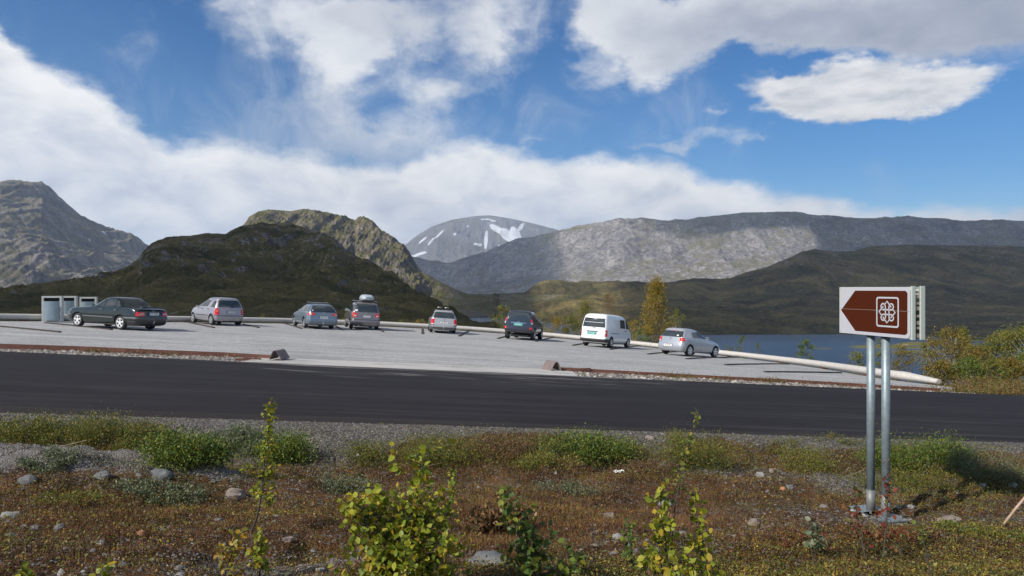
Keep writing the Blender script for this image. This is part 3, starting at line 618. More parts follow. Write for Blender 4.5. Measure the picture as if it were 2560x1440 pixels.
class Car:
    """bodywork stacked from plan-view layers (z, y_front, y_rear, half_width); y is forward, rear axle at y=0"""
    def __init__(s, spec):
        s.__dict__.update(spec); L = np.array(spec['layers'], float); z = L[:, 0]; zz = []
        for a, b in zip(z[:-1], z[1:]): zz += list(np.linspace(a, b, max(2, int(np.ceil((b-a)/.035))+1))[:-1])
        zz.append(z[-1]); s.zz = np.array(zz); s.L = L; s.n = spec.get('n', 4.6)
    def at(s, z):
        L = s.L; return [float(np.interp(z, L[:, 0], L[:, i])) for i in (1, 2, 3)]
    def corners(s, z):
        f, r, w = s.at(z); a = (f-r)/2; k = min(1, w/s.L[:, 3].max())
        cr = min(s.__dict__.get('cr', .20), a*.45); cf = min(s.__dict__.get('cf', .55), a*.6); return cr, min(s.__dict__.get('crx', .16), w*.5), cf, min(.34, w*.6)
    def side(s, y, z, off=0, sg=1):
        f, r, w = s.at(z); cr, crx, cf, cfx = s.corners(z); c = (f+r)/2; a = (f-r)/2; x = w*(1-.03*min(1, ((y-c)/a)**2))
        if y < r+cr: q = min(1, (r+cr-y)/cr); x -= crx*(1-math.sqrt(max(0, 1-q*q)))
        if y > f-cf: q = min(1, (y-f+cf)/cf); x -= cfx*(1-math.sqrt(max(0, 1-q*q)))
        return Vector((sg*(x+off), y, z))
    def rear(s, x, z, off=0, front=False):
        f, r, w = s.at(z); cr, crx, cf, cfx = s.corners(z); w2 = w*.97; cx, cy = (cfx, cf) if front else (crx, cr); q = max(0, (abs(x)-(w2-cx))/cx); d = cy*(1-math.sqrt(max(0, 1-min(1, q)**2)))+.05*(x/w)**2*(1 if cy > .05 else 0)
        return Vector((x, (f-d+off) if front else (r+d-off), z))
    def outline(s, z, off=0, m=9):
        """half outline from the middle of the rear round to the middle of the front"""
        f, r, w = s.at(z); cr, crx, cf, cfx = s.corners(z); w2 = w*.97; P = []
        for k in range(m): x = (w2-crx)*k/m; P.append((x, r+.05*(x/w)**2-off))
        for k in range(m):
            t = PI/2*k/m; x = w2-crx+(crx)*math.sin(t); y = r+cr*(1-math.cos(t))+.05*(x/w)**2; P.append((x+off*math.sin(t), y-off*math.cos(t)))
        for k in range(m+4):
            y = (r+cr+.05)+(f-cf-r-cr-.05)*k/(m+4); P.append((s.side(y, z).x+off, y))
        for k in range(m+1):
            t = PI/2*k/m; x = w2-cfx+cfx*math.cos(t); y = f-cf*(1-math.sin(t)); P.append((x+off*math.cos(t), y+off*math.sin(t)))
        for k in range(1, m): x = (w2-cfx)*(1-k/m); P.append((x, f+off+.03*(1-(x/w)**2)-.03*(1-((w2-cfx)/w)**2)))
        P.append((0, f+off+.03-.03*(1-((w2-cfx)/w)**2))); return P
    def ring(s, z, N=0, off=0):
        P = s.outline(z, off); return [Vector((x, y, z)) for x, y in P]+[Vector((-x, y, z)) for x, y in P[-2:0:-1]]
    def body(s, mats):
        m = MB(); V = []; fs = []
        for z in s.zz: V += s.ring(z)
        N = len(V)//len(s.zz)
        for l in range(len(s.zz)-1):
            for k in range(N): fs.append((l*N+k, l*N+(k+1) % N, (l+1)*N+(k+1) % N, (l+1)*N+k))
        fs.append(tuple(range(N))); fs.append(tuple((len(s.zz)-1)*N+k for k in range(N))); m.add(V, fs)
        return m
def patch(car, quad, where, off, nx=10, nz=5, sg=1):
    """quad: four (a,z) corners going round; a = y on a side, x on the rear or front"""
    q = [Vector(p) for p in quad]; V = []
    for i in range(nx+1):
        for j in range(nz+1):
            u, v = i/nx, j/nz; p = (q[0]*(1-u)+q[1]*u)*(1-v)+(q[3]*(1-u)+q[2]*u)*v
            V.append(car.side(p.x, p.y, off, sg) if where == 'side' else car.rear(p.x, p.y, off, where == 'front'))
    fs = [(i*(nz+1)+j, (i+1)*(nz+1)+j, (i+1)*(nz+1)+j+1, i*(nz+1)+j+1) for i in range(nx) for j in range(nz)]
    return V, fs
def rimstyle(m, x, r, spokes, width, sg):
    for k in range(spokes):
        a = 2*PI*k/spokes+.3; ca, sa = math.cos(a), math.sin(a); w0, w1 = width*.5, width*.8
        P = []
        for rr, ww in ((.03, w0), (r*.95, w1)):
            for s_ in (-1, 1): P.append((rr*ca-s_*ww*sa, rr*sa+s_*ww*ca))
        P = [P[0], P[2], P[3], P[1]]
        vs = [(x+sg*.012, p[0], p[1]) for p in P]+[(x-sg*.02, p[0], p[1]) for p in P]
        m.add(vs, [(0,1,2,3), (7,6,5,4), (0,4,5,1), (1,5,6,2), (2,6,7,3), (3,7,4,0)])
def make_wheel(root, x, y, R, width, sg, rimr, spokes, sw, rimmat):
    w = empty('wheel', (x, y, R)); w.parent = root
    h = width/2; t = MB(); t.lathe([(-h, rimr), (-h, R*.90), (-h*.75, R*.985), (-h*.3, R), (h*.3, R), (h*.75, R*.985), (h, R*.90), (h, rimr)], (0, 0, 0), 'x', 36)
    t.build('tyre', M_tyre, w, smooth=True)
    r = MB(); r.lathe([(sg*h*.95, rimr+.004), (sg*h*.95, rimr*.90), (sg*h*.70, rimr*.86), (-sg*h*.6, rimr*.86), (-sg*h*.6, rimr)], (0, 0, 0), 'x', 36)
    rimstyle(r, sg*h*.80, rimr*.92, spokes, sw, sg); r.lathe([(sg*h*.9, .001), (sg*h*.9, .045), (sg*h*.4, .055), (sg*h*.4, .001)], (0, 0, 0), 'x', 16)
    r.build('rim', rimmat, w)
    d = MB(); d.lathe([(sg*h*.35, .001), (sg*h*.35, rimr*.86), (sg*h*.2, rimr*.86), (sg*h*.2, .001)], (0, 0, 0), 'x', 24); d.build('dark_backing_disc', M_dark, w)  # dark backing disc: shade behind the spokes put in as colour
def text_mesh(name, txt, size, mate, parent, loc, rot=(PI/2, 0, 0), ext=.002, sx=1.0):
    cu = bpy.data.curves.new(name, 'FONT'); cu.body = txt; cu.size = size; cu.extrude = ext; cu.align_x = 'CENTER'; cu.align_y = 'CENTER'; cu.resolution_u = 2
    tmp = bpy.data.objects.new(name, cu); COL.objects.link(tmp); bpy.context.view_layer.update()
    me = bpy.data.meshes.new_from_object(tmp.evaluated_get(bpy.context.evaluated_depsgraph_get())); bpy.data.objects.remove(tmp); me.name = name
    me.materials.clear(); me.materials.append(mate); o = bpy.data.objects.new(name, me); COL.objects.link(o); o.parent = parent; o.location = loc; o.rotation_euler = rot; o.scale = (sx, 1, 1); return o
def corner_patch(car, xa, yb, z0, z1, off, sg, z2=None, z3=None, n=14, k=6):
    """a lamp that wraps round the rear corner: from x=xa on the rear face to y=yb on the side"""
    V = []; z2 = z0 if z2 is None else z2; z3 = z1 if z3 is None else z3
    for i in range(n+1):
        for j in range(k+1):
            u = i/n; z = (z0*(1-u)+z2*u)*(1-j/k)+(z1*(1-u)+z3*u)*j/k; P = np.array(car.outline(z, off, 14)); q = 14
            L = np.concatenate([[0], np.cumsum(np.hypot(*np.diff(P, axis=0).T))]); e = 30
            la = float(np.interp(xa, P[:q*2, 0], L[:q*2])); lb = float(np.interp(yb, P[q:e+16, 1], L[q:e+16])); l = la+(lb-la)*u
            V.append(Vector((sg*float(np.interp(l, L, P[:, 0])), float(np.interp(l, L, P[:, 1])), z)))
    return V, [(i*(k+1)+j, (i+1)*(k+1)+j, (i+1)*(k+1)+j+1, i*(k+1)+j+1) for i in range(n) for j in range(k)]
def part_patch(car, name, root, mate, quads, off=.008, sides=(1,), where='side', nx=10, nz=5, thick=0):
    outs = []
    for sg in sides:
        m = MB()
        for q in quads: m.add(*patch(car, q, where, off, nx, nz, sg))
        o = m.build(name, mate, root, smooth=True); outs.append(o)
    return outs
def band(car, name, root, mate, z0, z1, off, ymin=-9, ymax=9, N=160):
    m = MB(); zs = np.linspace(z0, z1, 5); A = [car.ring(z, 0, off*(1 if 0 < i < 4 else .3)) for i, z in enumerate(zs)]; N = len(A[0])
    V = [v for r in A for v in r]; fs = []
    for l in range(4):
        for k in range(N):
            y = (A[l][k].y+A[l][(k+1) % N].y)/2
            if ymin <= y <= ymax: fs.append((l*N+k, l*N+(k+1) % N, (l+1)*N+(k+1) % N, (l+1)*N+k))
    m.add(V, fs); return m.build(name, mate, root, smooth=True)
def build_car(sp, place):
    car = Car(sp); (X, Y, th) = place; fx, fy = math.sin(th), math.cos(th); z0 = float(lot_z(X, Y))+.01
    root = empty(sp['name'], (X, Y, z0), -th, sp['label'], sp['cat'], 'cars parked along the barrier'); wb = sp['wb']
    g = (float(lot_z(X+fx*wb, Y+fy*wb))-float(lot_z(X, Y)))/wb; rx, ry = fy, -fx; gs = float(lot_z(X+rx*.75, Y+ry*.75))-float(lot_z(X-rx*.75, Y-ry*.75))
    root.rotation_mode = 'XYZ'; M = Matrix.Rotation(-th, 4, 'Z') @ Matrix.Rotation(math.atan(g), 4, 'X') @ Matrix.Rotation(-math.atan(gs/1.5), 4, 'Y'); root.rotation_euler = M.to_euler()
    P = sp['paint']; R = sp.get('R', .305); AR = R+sp.get('arch', .055)
    b = car.body(P).build('body', [P, M_dark], None, smooth=True)
    # wheel arches cut through the sides
    for yy in (0, wb):
        for sg in (-1, 1):
            c = MB(); x0, x1 = sg*(sp['track']/2-.16), sg*1.3; n = 32
            vs = [(x0, yy+AR*math.cos(2*PI*k/n), R+AR*math.sin(2*PI*k/n)) for k in range(n)]+[(x1, yy+AR*math.cos(2*PI*k/n), R+AR*math.sin(2*PI*k/n)) for k in range(n)]
            c.add(vs, [tuple(range(n)), tuple(range(2*n-1, n-1, -1))]+[(k, (k+1) % n, n+(k+1) % n, n+k) for k in range(n)])
            co = c.build('cutter', [P, M_dark]); co.data.polygons.foreach_set('material_index', [1]*len(co.data.polygons))
            md = b.modifiers.new('arch', 'BOOLEAN'); md.operation = 'DIFFERENCE'; md.object = co; md.solver = 'EXACT'
    bpy.context.view_layer.update(); dg = bpy.context.evaluated_depsgraph_get(); me = bpy.data.meshes.new_from_object(b.evaluated_get(dg))
    for md in list(b.modifiers): co = md.object; b.modifiers.remove(md); bpy.data.objects.remove(co)
    me.name = 'body'; b.data = me; b.parent = root
    es = b.modifiers.new('edge', 'EDGE_SPLIT'); es.split_angle = math.radians(38)
    u = MB(); u.box((0, (sp['layers'][2][1]+sp['layers'][2][2])/2, .27), (sp['track']-.35, (sp['layers'][2][1]-sp['layers'][2][2])*.86, .16)); u.build('underbody', M_dark, root)
    for yy in (0, wb):
        for sg in (-1, 1): make_wheel(root, sg*(sp['track']/2), yy, R, sp.get('ww', .2), sg, sp.get('rimr', .2), sp.get('spokes', 6), sp.get('sw', .03), sp.get('rimmat', M_rim))
    # doors: thin skins in the body colour so that the seams show, each with its window and handle
    for (q, wq, hy) in sp['doors']:
        for sg in (-1, 1):
            d = part_patch(car, 'door', root, P, [q], .005, (sg,))[0]
            if wq: part_patch(car, 'window', d, M_glass, [wq], .012, (sg,))
            if hy:
                hp = car.side(hy[0], hy[1], .018, sg); h = MB(); h.box(hp, (.03, .16, .03)); h.build('door_handle', sp.get('handle', P), d, bevel=.006)
    for q in sp.get('sidewin', []): part_patch(car, 'side_window', root, M_glass, [q], .010, (-1, 1))
    part_patch(car, 'rear_window', root, M_glass, sp['rearwin'], .012, (1,), 'rear', 14, 6)
    part_patch(car, 'windscreen', root, M_glass, sp['frontwin'], .012, (1,), 'front', 14, 6)
    for sg in (-1, 1):
        tl = None
        for (mt, xa, yb, *zz) in sp['lights']:
            m = MB(); of = .014 if tl is None else .020; m.add(*(corner_patch(car, xa, yb, zz[0], zz[1], of, sg, *(zz[2:] or (None, None))) if yb < 0 else patch(car, [(sg*xa, zz[0]), (sg*yb, zz[0]), (sg*yb, zz[1]), (sg*xa, zz[1])], 'rear', of, 6, 4))); o = m.build('tail_light' if tl is None else 'lens', mt, root if tl is None else tl, smooth=True); tl = tl or o
        hq = [(sg*a, z) for a, z in sp.get('head', [(.45,.58),(.78,.60),(.78,.74),(.45,.72)])]; part_patch(car, 'headlight', root, M_clear, [hq], .014, (1,), 'front', 5, 3)
        mp = car.side(sp['mirror'][0], sp['mirror'][1], .11, sg); m = MB(); m.lathe([(-.09, .001), (-.07, .055), (0, .075), (.07, .055), (.09, .001)], (0, 0, 0), 'x', 12, closed=False)
        mo = m.build('wing_mirror', sp.get('mirmat', P), root, smooth=True); mo.location = mp; mo.scale = (1.1, .8, 1)
        gl = MB(); gl.box((0, -.075, 0), (.15, .01, .10)); go = gl.build('mirror_glass', M_chrome, mo)
        am = MB(); am.box((-sg*.09, 0, -.03), (.10, .04, .03)); am.build('mirror_arm', M_black, mo)
    # number plate
    pz, px_, kind, txt = sp['plate']; py = car.rear(px_, pz, .02).y
    pl = MB(); pl.box((px_, py, pz), (.53, .016, .12)); po = pl.build('number_plate', M_plateg if kind == 'green' else M_plate, root)
    if kind == 'eu': e = MB(); e.box((px_-.24, py-.009, pz), (.045, .006, .115)); e.build('plate_band', M_blue, po)
    text_mesh('plate_text', txt, .105, M_ink if kind != 'green' else M_plate, po, (px_+(.02 if kind == 'eu' else 0), py-.0095, pz), sx=.86)
    fr = MB(); fr.box((px_, py+.006, pz), (.56, .012, .15)); fr.build('plate_frame', M_black if kind != 'green' else M_chrome, po)
    for (nm, mt, args) in sp.get('bands', []): band(car, nm, root, mt, *args)
    for (nm, mt, q, off) in sp.get('rearpatch', []): part_patch(car, nm, root, mt, [q], off, (1,), 'rear', 14, 4)
    for (nm, mt, q, off) in sp.get('sidepatch', []): part_patch(car, nm, root, mt, [q], off, (-1, 1))
    if sp.get('badge'):
        bz = sp['badge']; yb = car.rear(0, bz, .02).y; bd = MB(); n = 18; ro, ri = .055, .042
        for k in range(n):
            a0, a1 = 2*PI*k/n, 2*PI*(k+1)/n; bd.add([(ro*math.cos(a0), 0, ro*math.sin(a0)), (ro*math.cos(a1), 0, ro*math.sin(a1)), (ri*math.cos(a1), 0, ri*math.sin(a1)), (ri*math.cos(a0), 0, ri*math.sin(a0))], [(0,1,2,3)])
        if sp.get('badgev'):
            for x0, z0_, x1, z1_ in ((-.03, .035, -.012, -.038), (-.012, -.038, 0, 0), (0, 0, .012, -.038), (.012, -.038, .03, .035), (-.014, .04, 0, .005), (0, .005, .014, .04)):
                bd.tube([(x0, 0, z0_), (x1, 0, z1_)], .006, 4)
        bo = bd.build('badge', M_chrome, root); bo.location = (0, yb-.004, bz)
    if sp.get('wiper'):
        z0_, x0_, x1_, z1_ = sp['wiper']; w = MB(); w.tube([car.rear(x0_, z0_, .03), car.rear((x0_+x1_)/2, (z0_+z1_)/2, .035), car.rear(x1_, z1_, .025)], .010, 5); w.build('wiper', M_black, root)
    ex = MB(); ex.tube([(sp.get('exx', -.45), sp['layers'][1][2]+.02, .26), (sp.get('exx', -.45), sp['layers'][1][2]+.30, .26)], .028, 10); ex.build('exhaust_pipe', M_chrome, root)
    if sp.get('hook'):
        h = MB(); yr = sp['layers'][1][2]; h.tube([(0, yr+.3, .28), (0, yr-.02, .28), (0, yr-.09, .31), (0, yr-.10, .40)], .018, 8); h.lathe([(-.028, .001), (-.02, .02), (0, .027), (.02, .02), (.028, .001)], (0, yr-.10, .42), 'z', 10, closed=False); h.build('tow_hook', M_chrome, root, smooth=True)
    if sp.get('antenna'): a = MB(); ay, az_, al = sp['antenna']; a.tube([(0, ay, az_), (0, ay-.06, az_+al)], .008, 5); a.build('antenna', M_black, root)
    return root, car
def rails(root, y0, y1, x, z, mate=None, bars=(), barx=.62, barm=None, barz=.10):
    for sg in (-1, 1):
        m = MB(); n = 8; pts = [(sg*x, y0, z-.05)]+[(sg*x*(1-.015*abs(k-n/2)/n), y0+.08+(y1-y0-.16)*k/n, z+.03*math.sin(PI*k/n)+.02) for k in range(n+1)]+[(sg*x, y1, z-.05)]
        m.tube(pts, .018, 6); m.build('roof_rail', mate or M_black, root, smooth=True)
    for by in bars:
        m = MB(); m.box((0, by, z+barz), (barx*2, .08, .03)); bo = m.build('roof_bar', barm or M_rail, root, bevel=.01)
        for sg in (-1, 1): f = MB(); f.box((sg*x, by, z+barz/2), (.05, .07, barz-.02)); f.build('bar_foot', M_black, bo)

def hexq(*p): return list(p)
# --- dark saloon
SALOON = dict(name='saloon_car', cat='car', label='dark green saloon car with boot spoiler and silver five-spoke wheels, next to the bins', wb=2.66, track=1.50, n=7.0, R=.31, rimr=.215, spokes=5, sw=.045, rimmat=M_rimw,
  paint=paint('dark_green_paint', (.012,.019,.018), .2, .22), mirror=(2.02, .98), handle=M_chrome, badge=.84, antenna=(.75, 1.40, .10), exx=-.35, hook=True,
  layers=[(.19,3.40,-.82,.74),(.24,3.52,-.98,.80),(.34,3.56,-1.04,.85),(.50,3.59,-1.07,.875),(.56,3.58,-1.06,.88),(.64,3.54,-1.05,.88),(.74,3.49,-1.03,.875),(.80,3.42,-1.01,.865),(.86,3.2,-.99,.855),(.90,2.7,-.96,.845),(.94,2.25,-.90,.835),(.965,2.08,-.70,.825),(.98,2.0,-.18,.815),(1.05,1.84,-.08,.775),(1.2,1.62,.06,.715),(1.32,1.38,.24,.655),(1.37,1.28,.32,.62),(1.395,1.20,.38,.58),(1.412,1.08,.48,.48),(1.42,.95,.62,.25)],
  doors=[([(1.02,.30),(2.12,.30),(2.02,.95),(1.02,.95)], [(1.08,.99),(1.94,.99),(1.44,1.31),(1.04,1.31)], (1.18,.86)), ([(.36,.50),(1.0,.30),(1.0,.95),(.10,.95)], [(.40,.99),(1.02,.99),(.97,1.31),(.42,1.31)], (.30,.86))],
  sidewin=[[(.04,.99),(.36,.99),(.38,1.29),(.26,1.26)]], rearwin=[[(-.66,1.0),(.66,1.0),(.53,1.32),(-.53,1.32)]], frontwin=[[(-.68,1.0),(.68,1.0),(.55,1.32),(-.55,1.32)]],
  lights=[(M_red,.47,-.90,.64,.82),(M_clear,.50,.74,.725,.755),(M_orange,.66,.80,.655,.70)], 
  plate=(.74, 0, 'eu', 'PT 59490'), bands=[('bumper_strip', M_greytrim, (.50,.575,.02,-2,-.36)), ('front_bumper_strip', M_greytrim, (.50,.575,.02,3.06,5)), ('bumper', M_black, (.25,.40,.012,-2,-.40))], sidepatch=[('side_moulding', M_greytrim, [(.40,.50),(2.28,.50),(2.28,.56),(.40,.56)], .02)])
HATCHC = dict(name='compact_car', cat='car', label='small mauve silver one-box hatchback with tall triangular tail lights, right of the dark saloon', wb=2.42, track=1.50, n=6.5, R=.30, rimr=.20, spokes=7, sw=.035, hook=False,
  paint=paint('mauve_silver_paint', (.36,.34,.37), .5, .30), mirror=(1.72, 1.02), mirmat=M_black, handle=M_black,
  layers=[(.22,2.92,-.42,.72),(.28,3.02,-.56,.82),(.42,3.08,-.62,.855),(.55,3.08,-.62,.86),(.66,3.03,-.60,.86),(.80,2.92,-.565,.855),(.90,2.75,-.54,.845),(.97,2.45,-.525,.835),(1.02,2.15,-.51,.82),(1.10,1.95,-.49,.80),(1.25,1.62,-.43,.745),(1.40,1.28,-.34,.675),(1.48,1.14,-.32,.63),(1.53,1.0,-.26,.58),(1.56,.84,-.14,.48),(1.575,.6,.1,.28)],
  doors=[([(1.03,.34),(1.98,.34),(2.02,.98),(1.00,.98)], [(1.06,1.03),(1.90,1.06),(1.22,1.40),(1.00,1.43)], (1.18,.90)), ([(.42,.55),(1.01,.34),(.98,.98),(.28,.98)], [(.55,1.05),(1.03,1.03),(.96,1.43),(.40,1.40)], (.42,.90))],
  sidewin=[[(-.36,1.02),(.16,1.02),(-.02,1.35),(-.20,1.37)]], rearwin=[[(-.76,1.04),(.76,1.04),(.66,1.42),(-.66,1.42)]], frontwin=[[(-.7,1.1),(.7,1.1),(.6,1.45),(-.6,1.45)]],
  lights=[(M_red,.63,-.40,.60,.92,.60,1.02),(M_orange,.68,.82,.78,.87)], head=[(.40,.66),(.78,.68),(.76,.82),(.45,.82)],
  plate=(.76, .05, 'eu', 'IL CN 7802'), bands=[('bumper_strip', M_black, (.535,.565,.014,-2,-.36))], sidepatch=[('side_moulding', M_black, [(.40,.52),(2.02,.52),(2.02,.56),(.40,.56)], .014)],
  rearpatch=[('tailgate_seam', M_greytrim, [(-.58,.585),(.58,.585),(.58,.60),(-.58,.60)], .006)], wiper=(1.01, 0, .35, 1.06), badge=.93)
ESTB = dict(name='estate_car', cat='car', label='steel blue estate car with roof bars and round red tail lights, left of people carrier', wb=2.71, track=1.54, n=6.2, R=.32, rimr=.22, spokes=9, sw=.025, hook=True,
  paint=paint('steel_blue_paint', (.16,.215,.27), .5, .28), mirror=(1.98, 1.02), badge=.93, badgev=True,
  layers=[(.20,3.50,-.90,.76),(.27,3.62,-1.06,.85),(.40,3.67,-1.13,.895),(.52,3.66,-1.14,.905),(.62,3.62,-1.12,.905),(.72,3.5,-1.10,.90),(.82,3.2,-1.09,.89),(.90,2.75,-1.07,.875),(.96,2.25,-1.06,.86),(1.0,2.05,-1.05,.845),(1.10,1.85,-1.00,.80),(1.25,1.50,-.90,.73),(1.36,1.18,-.79,.665),(1.42,.95,-.70,.60),(1.455,.75,-.60,.50),(1.47,.5,-.4,.3)],
  doors=[([(1.05,.32),(2.08,.32),(2.02,.96),(1.02,.96)], [(1.08,1.0),(1.92,1.0),(1.30,1.31),(1.02,1.34)], (1.2,.88)), ([(.40,.52),(1.03,.32),(1.0,.96),(.10,.96)], [(.16,1.0),(1.03,1.0),(.97,1.35),(.20,1.35)], (.3,.88))],
  sidewin=[[(-.78,1.02),(.08,1.0),(.12,1.35),(-.62,1.32)]], rearwin=[[(-.74,1.0),(.74,1.0),(.60,1.36),(-.60,1.36)]], frontwin=[[(-.72,1.02),(.72,1.02),(.6,1.38),(-.6,1.38)]],
  lights=[(M_red,.50,-.86,.80,.94,.80,.96),(M_clear,.70,.82,.83,.91),(M_orange,.57,.64,.84,.89)], 
  plate=(.70, 0, 'eu', 'RN 12123'), bands=[('bumper', None, (.30,.60,.012,-2,-.42)), ('lower_bumper', M_greytrim, (.22,.31,.010,-2,-.5))], rearpatch=[('loading_sill', M_chrome, [(-.60,.605),(.60,.605),(.60,.63),(-.60,.63)], .02), ('sticker', M_sticker, [(-.66,1.06),(-.60,1.06),(-.60,1.11),(-.66,1.11)], .02)])
MPV = dict(name='people_carrier', cat='car', label='grey people carrier with a pale roof box and white oval sticker on its rear window', wb=2.83, track=1.58, n=7.5, R=.32, rimr=.21, spokes=8, sw=.028,
  paint=paint('grey_brown_paint', (.20,.185,.195), .5, .30), mirror=(1.98, 1.16), mirmat=M_chrome, badge=1.02, badgev=True,
  layers=[(.22,3.55,-.76,.78),(.30,3.66,-.90,.865),(.45,3.70,-.98,.90),(.58,3.70,-.99,.905),(.64,3.68,-.94,.905),(.78,3.58,-.92,.90),(.90,3.3,-.91,.895),(1.0,2.9,-.90,.885),(1.08,2.55,-.89,.87),(1.2,2.25,-.85,.835),(1.4,1.85,-.76,.775),(1.55,1.5,-.68,.725),(1.64,1.2,-.60,.67),(1.69,1.0,-.50,.60),(1.715,.8,-.4,.48),(1.73,.6,-.2,.3)],
  doors=[([(1.1,.34),(2.2,.34),(2.2,1.06),(1.05,1.06)], [(1.12,1.12),(2.1,1.12),(1.55,1.50),(1.05,1.54)], (1.25,.98)), ([(.42,.55),(1.08,.34),(1.03,1.06),(.25,1.06)], [(.28,1.12),(1.07,1.12),(1.0,1.55),(.30,1.55)], (.4,.98))],
  sidewin=[[(-.68,1.12),(.22,1.12),(.24,1.55),(-.52,1.53)]], rearwin=[[(-.76,1.10),(.76,1.10),(.66,1.60),(-.66,1.60)]], frontwin=[[(-.74,1.12),(.74,1.12),(.64,1.6),(-.64,1.6)]],
  lights=[(M_red,.54,-.80,.80,.98,.78,1.10),(M_clear,.62,.76,.83,.90),(M_orange,.78,.86,.90,.97)], 
  plate=(.83, .0, 'eu', 'BO LM 322'), bands=[('bumper', None, (.34,.60,.016,-2,-.40)), ('bumper_groove', M_black, (.605,.64,.012,-2,-.5))], rearpatch=[('sticker', M_sticker, [(-.72,1.14),(-.54,1.14),(-.52,1.25),(-.69,1.25)], .02)])
ESTS = dict(name='estate_car', cat='car', label='silver estate car with rectangular red tail lights and ski clamps on its roof', wb=2.70, track=1.50, n=6.8, R=.31, rimr=.20, spokes=7, sw=.03, hook=True,
  paint=paint('bright_silver_paint', (.46,.46,.465), .45, .30), mirror=(1.98, 1.02), mirmat=M_chrome, badge=.90, badgev=True,
  layers=[(.20,3.45,-.84,.74),(.27,3.56,-.98,.82),(.40,3.60,-1.04,.86),(.52,3.59,-1.05,.87),(.60,3.56,-1.03,.87),(.70,3.45,-1.0,.865),(.80,3.15,-.99,.86),(.90,2.65,-.98,.85),(.95,2.2,-.97,.84),(1.0,2.02,-.95,.82),(1.10,1.82,-.89,.77),(1.25,1.48,-.79,.70),(1.37,1.15,-.70,.64),(1.44,.92,-.62,.58),(1.475,.7,-.52,.48),(1.49,.5,-.3,.3)],
  doors=[([(1.05,.32),(2.08,.32),(2.02,.95),(1.02,.95)], [(1.08,1.0),(1.90,1.0),(1.30,1.33),(1.02,1.36)], (1.2,.87)), ([(.40,.52),(1.03,.32),(1.0,.95),(.10,.95)], [(.16,1.0),(1.03,1.0),(.97,1.37),(.20,1.37)], (.3,.87))],
  sidewin=[[(-.70,1.02),(.08,1.0),(.12,1.37),(-.55,1.34)]], rearwin=[[(-.72,.99),(.72,.99),(.585,1.38),(-.585,1.38)]], frontwin=[[(-.72,1.02),(.72,1.02),(.6,1.38),(-.6,1.38)]],
  lights=[(M_red,.63,-.84,.62,.93),(M_clear,.63,-.90,.58,.62)], 
  plate=(.70, 0, 'white', 'DJ 49478'), bands=[('lower_bumper', M_greytrim, (.24,.40,.012,-2,-.42))], rearpatch=[('bumper_pad', M_black, [(-.86,.51),(-.62,.51),(-.62,.55),(-.86,.55)], .02), ('bumper_pad', M_black, [(.62,.51),(.86,.51),(.86,.55),(.62,.55)], .02), ('bumper', None, [(-.84,.41),(.84,.41),(.84,.505),(-.84,.505)], .018)])
SUV = dict(name='off_road_car', cat='car', label='dark grey off-road car with roof rack and green number plate, left of the white van', wb=2.79, track=1.62, n=8, R=.375, rimr=.235, spokes=6, sw=.04, ww=.25, arch=.08,
  paint=paint('anthracite_paint', (.050,.054,.072), .5, .2), mirror=(1.98, 1.28), mirmat=M_black, badge=1.10, antenna=None,
  layers=[(.42,3.45,-.62,.80),(.50,3.58,-.86,.90),(.62,3.62,-.94,.925),(.72,3.62,-.95,.93),(.80,3.60,-.90,.93),(.95,3.52,-.89,.925),(1.06,3.3,-.885,.92),(1.13,2.7,-.88,.91),(1.18,2.35,-.875,.90),(1.25,2.18,-.865,.88),(1.45,1.85,-.82,.82),(1.62,1.55,-.77,.765),(1.72,1.30,-.72,.72),(1.77,1.1,-.66,.66),(1.80,.9,-.55,.55),(1.815,.6,-.3,.35)],
  doors=[([(1.12,.52),(2.22,.52),(2.2,1.12),(1.08,1.12)], [(1.15,1.18),(2.02,1.18),(1.60,1.58),(1.08,1.60)], (1.3,1.05)), ([(.52,.70),(1.10,.52),(1.06,1.12),(.22,1.12)], [(.24,1.18),(1.10,1.18),(1.03,1.61),(.26,1.61)], (.42,1.05))],
  sidewin=[[(-.66,1.20),(.17,1.18),(.19,1.61),(-.55,1.58)]], rearwin=[[(-.68,1.19),(.74,1.19),(.66,1.64),(-.64,1.64)]], frontwin=[[(-.74,1.24),(.74,1.24),(.66,1.66),(-.66,1.66)]],
  lights=[(M_red,.76,-.68,1.14,1.34,1.14,1.30),(M_clear,.80,-.74,1.0,1.11)], 
  plate=(.95, .0, 'green', 'BR 72605'), bands=[('bumper', None, (.52,.74,.014,-2,-.47)), ('lower_bumper', M_greytrim, (.44,.54,.010,-2,-.5))],
  rearpatch=[('reflector', M_red, [(-.91,.66),(-.74,.66),(-.74,.80),(-.90,.80)], .024), ('reflector', M_red, [(.74,.66),(.91,.66),(.90,.80),(.74,.80)], .024), ('door_trim', M_chrome, [(-.50,1.045),(.50,1.045),(.46,1.075),(-.46,1.075)], .02)])
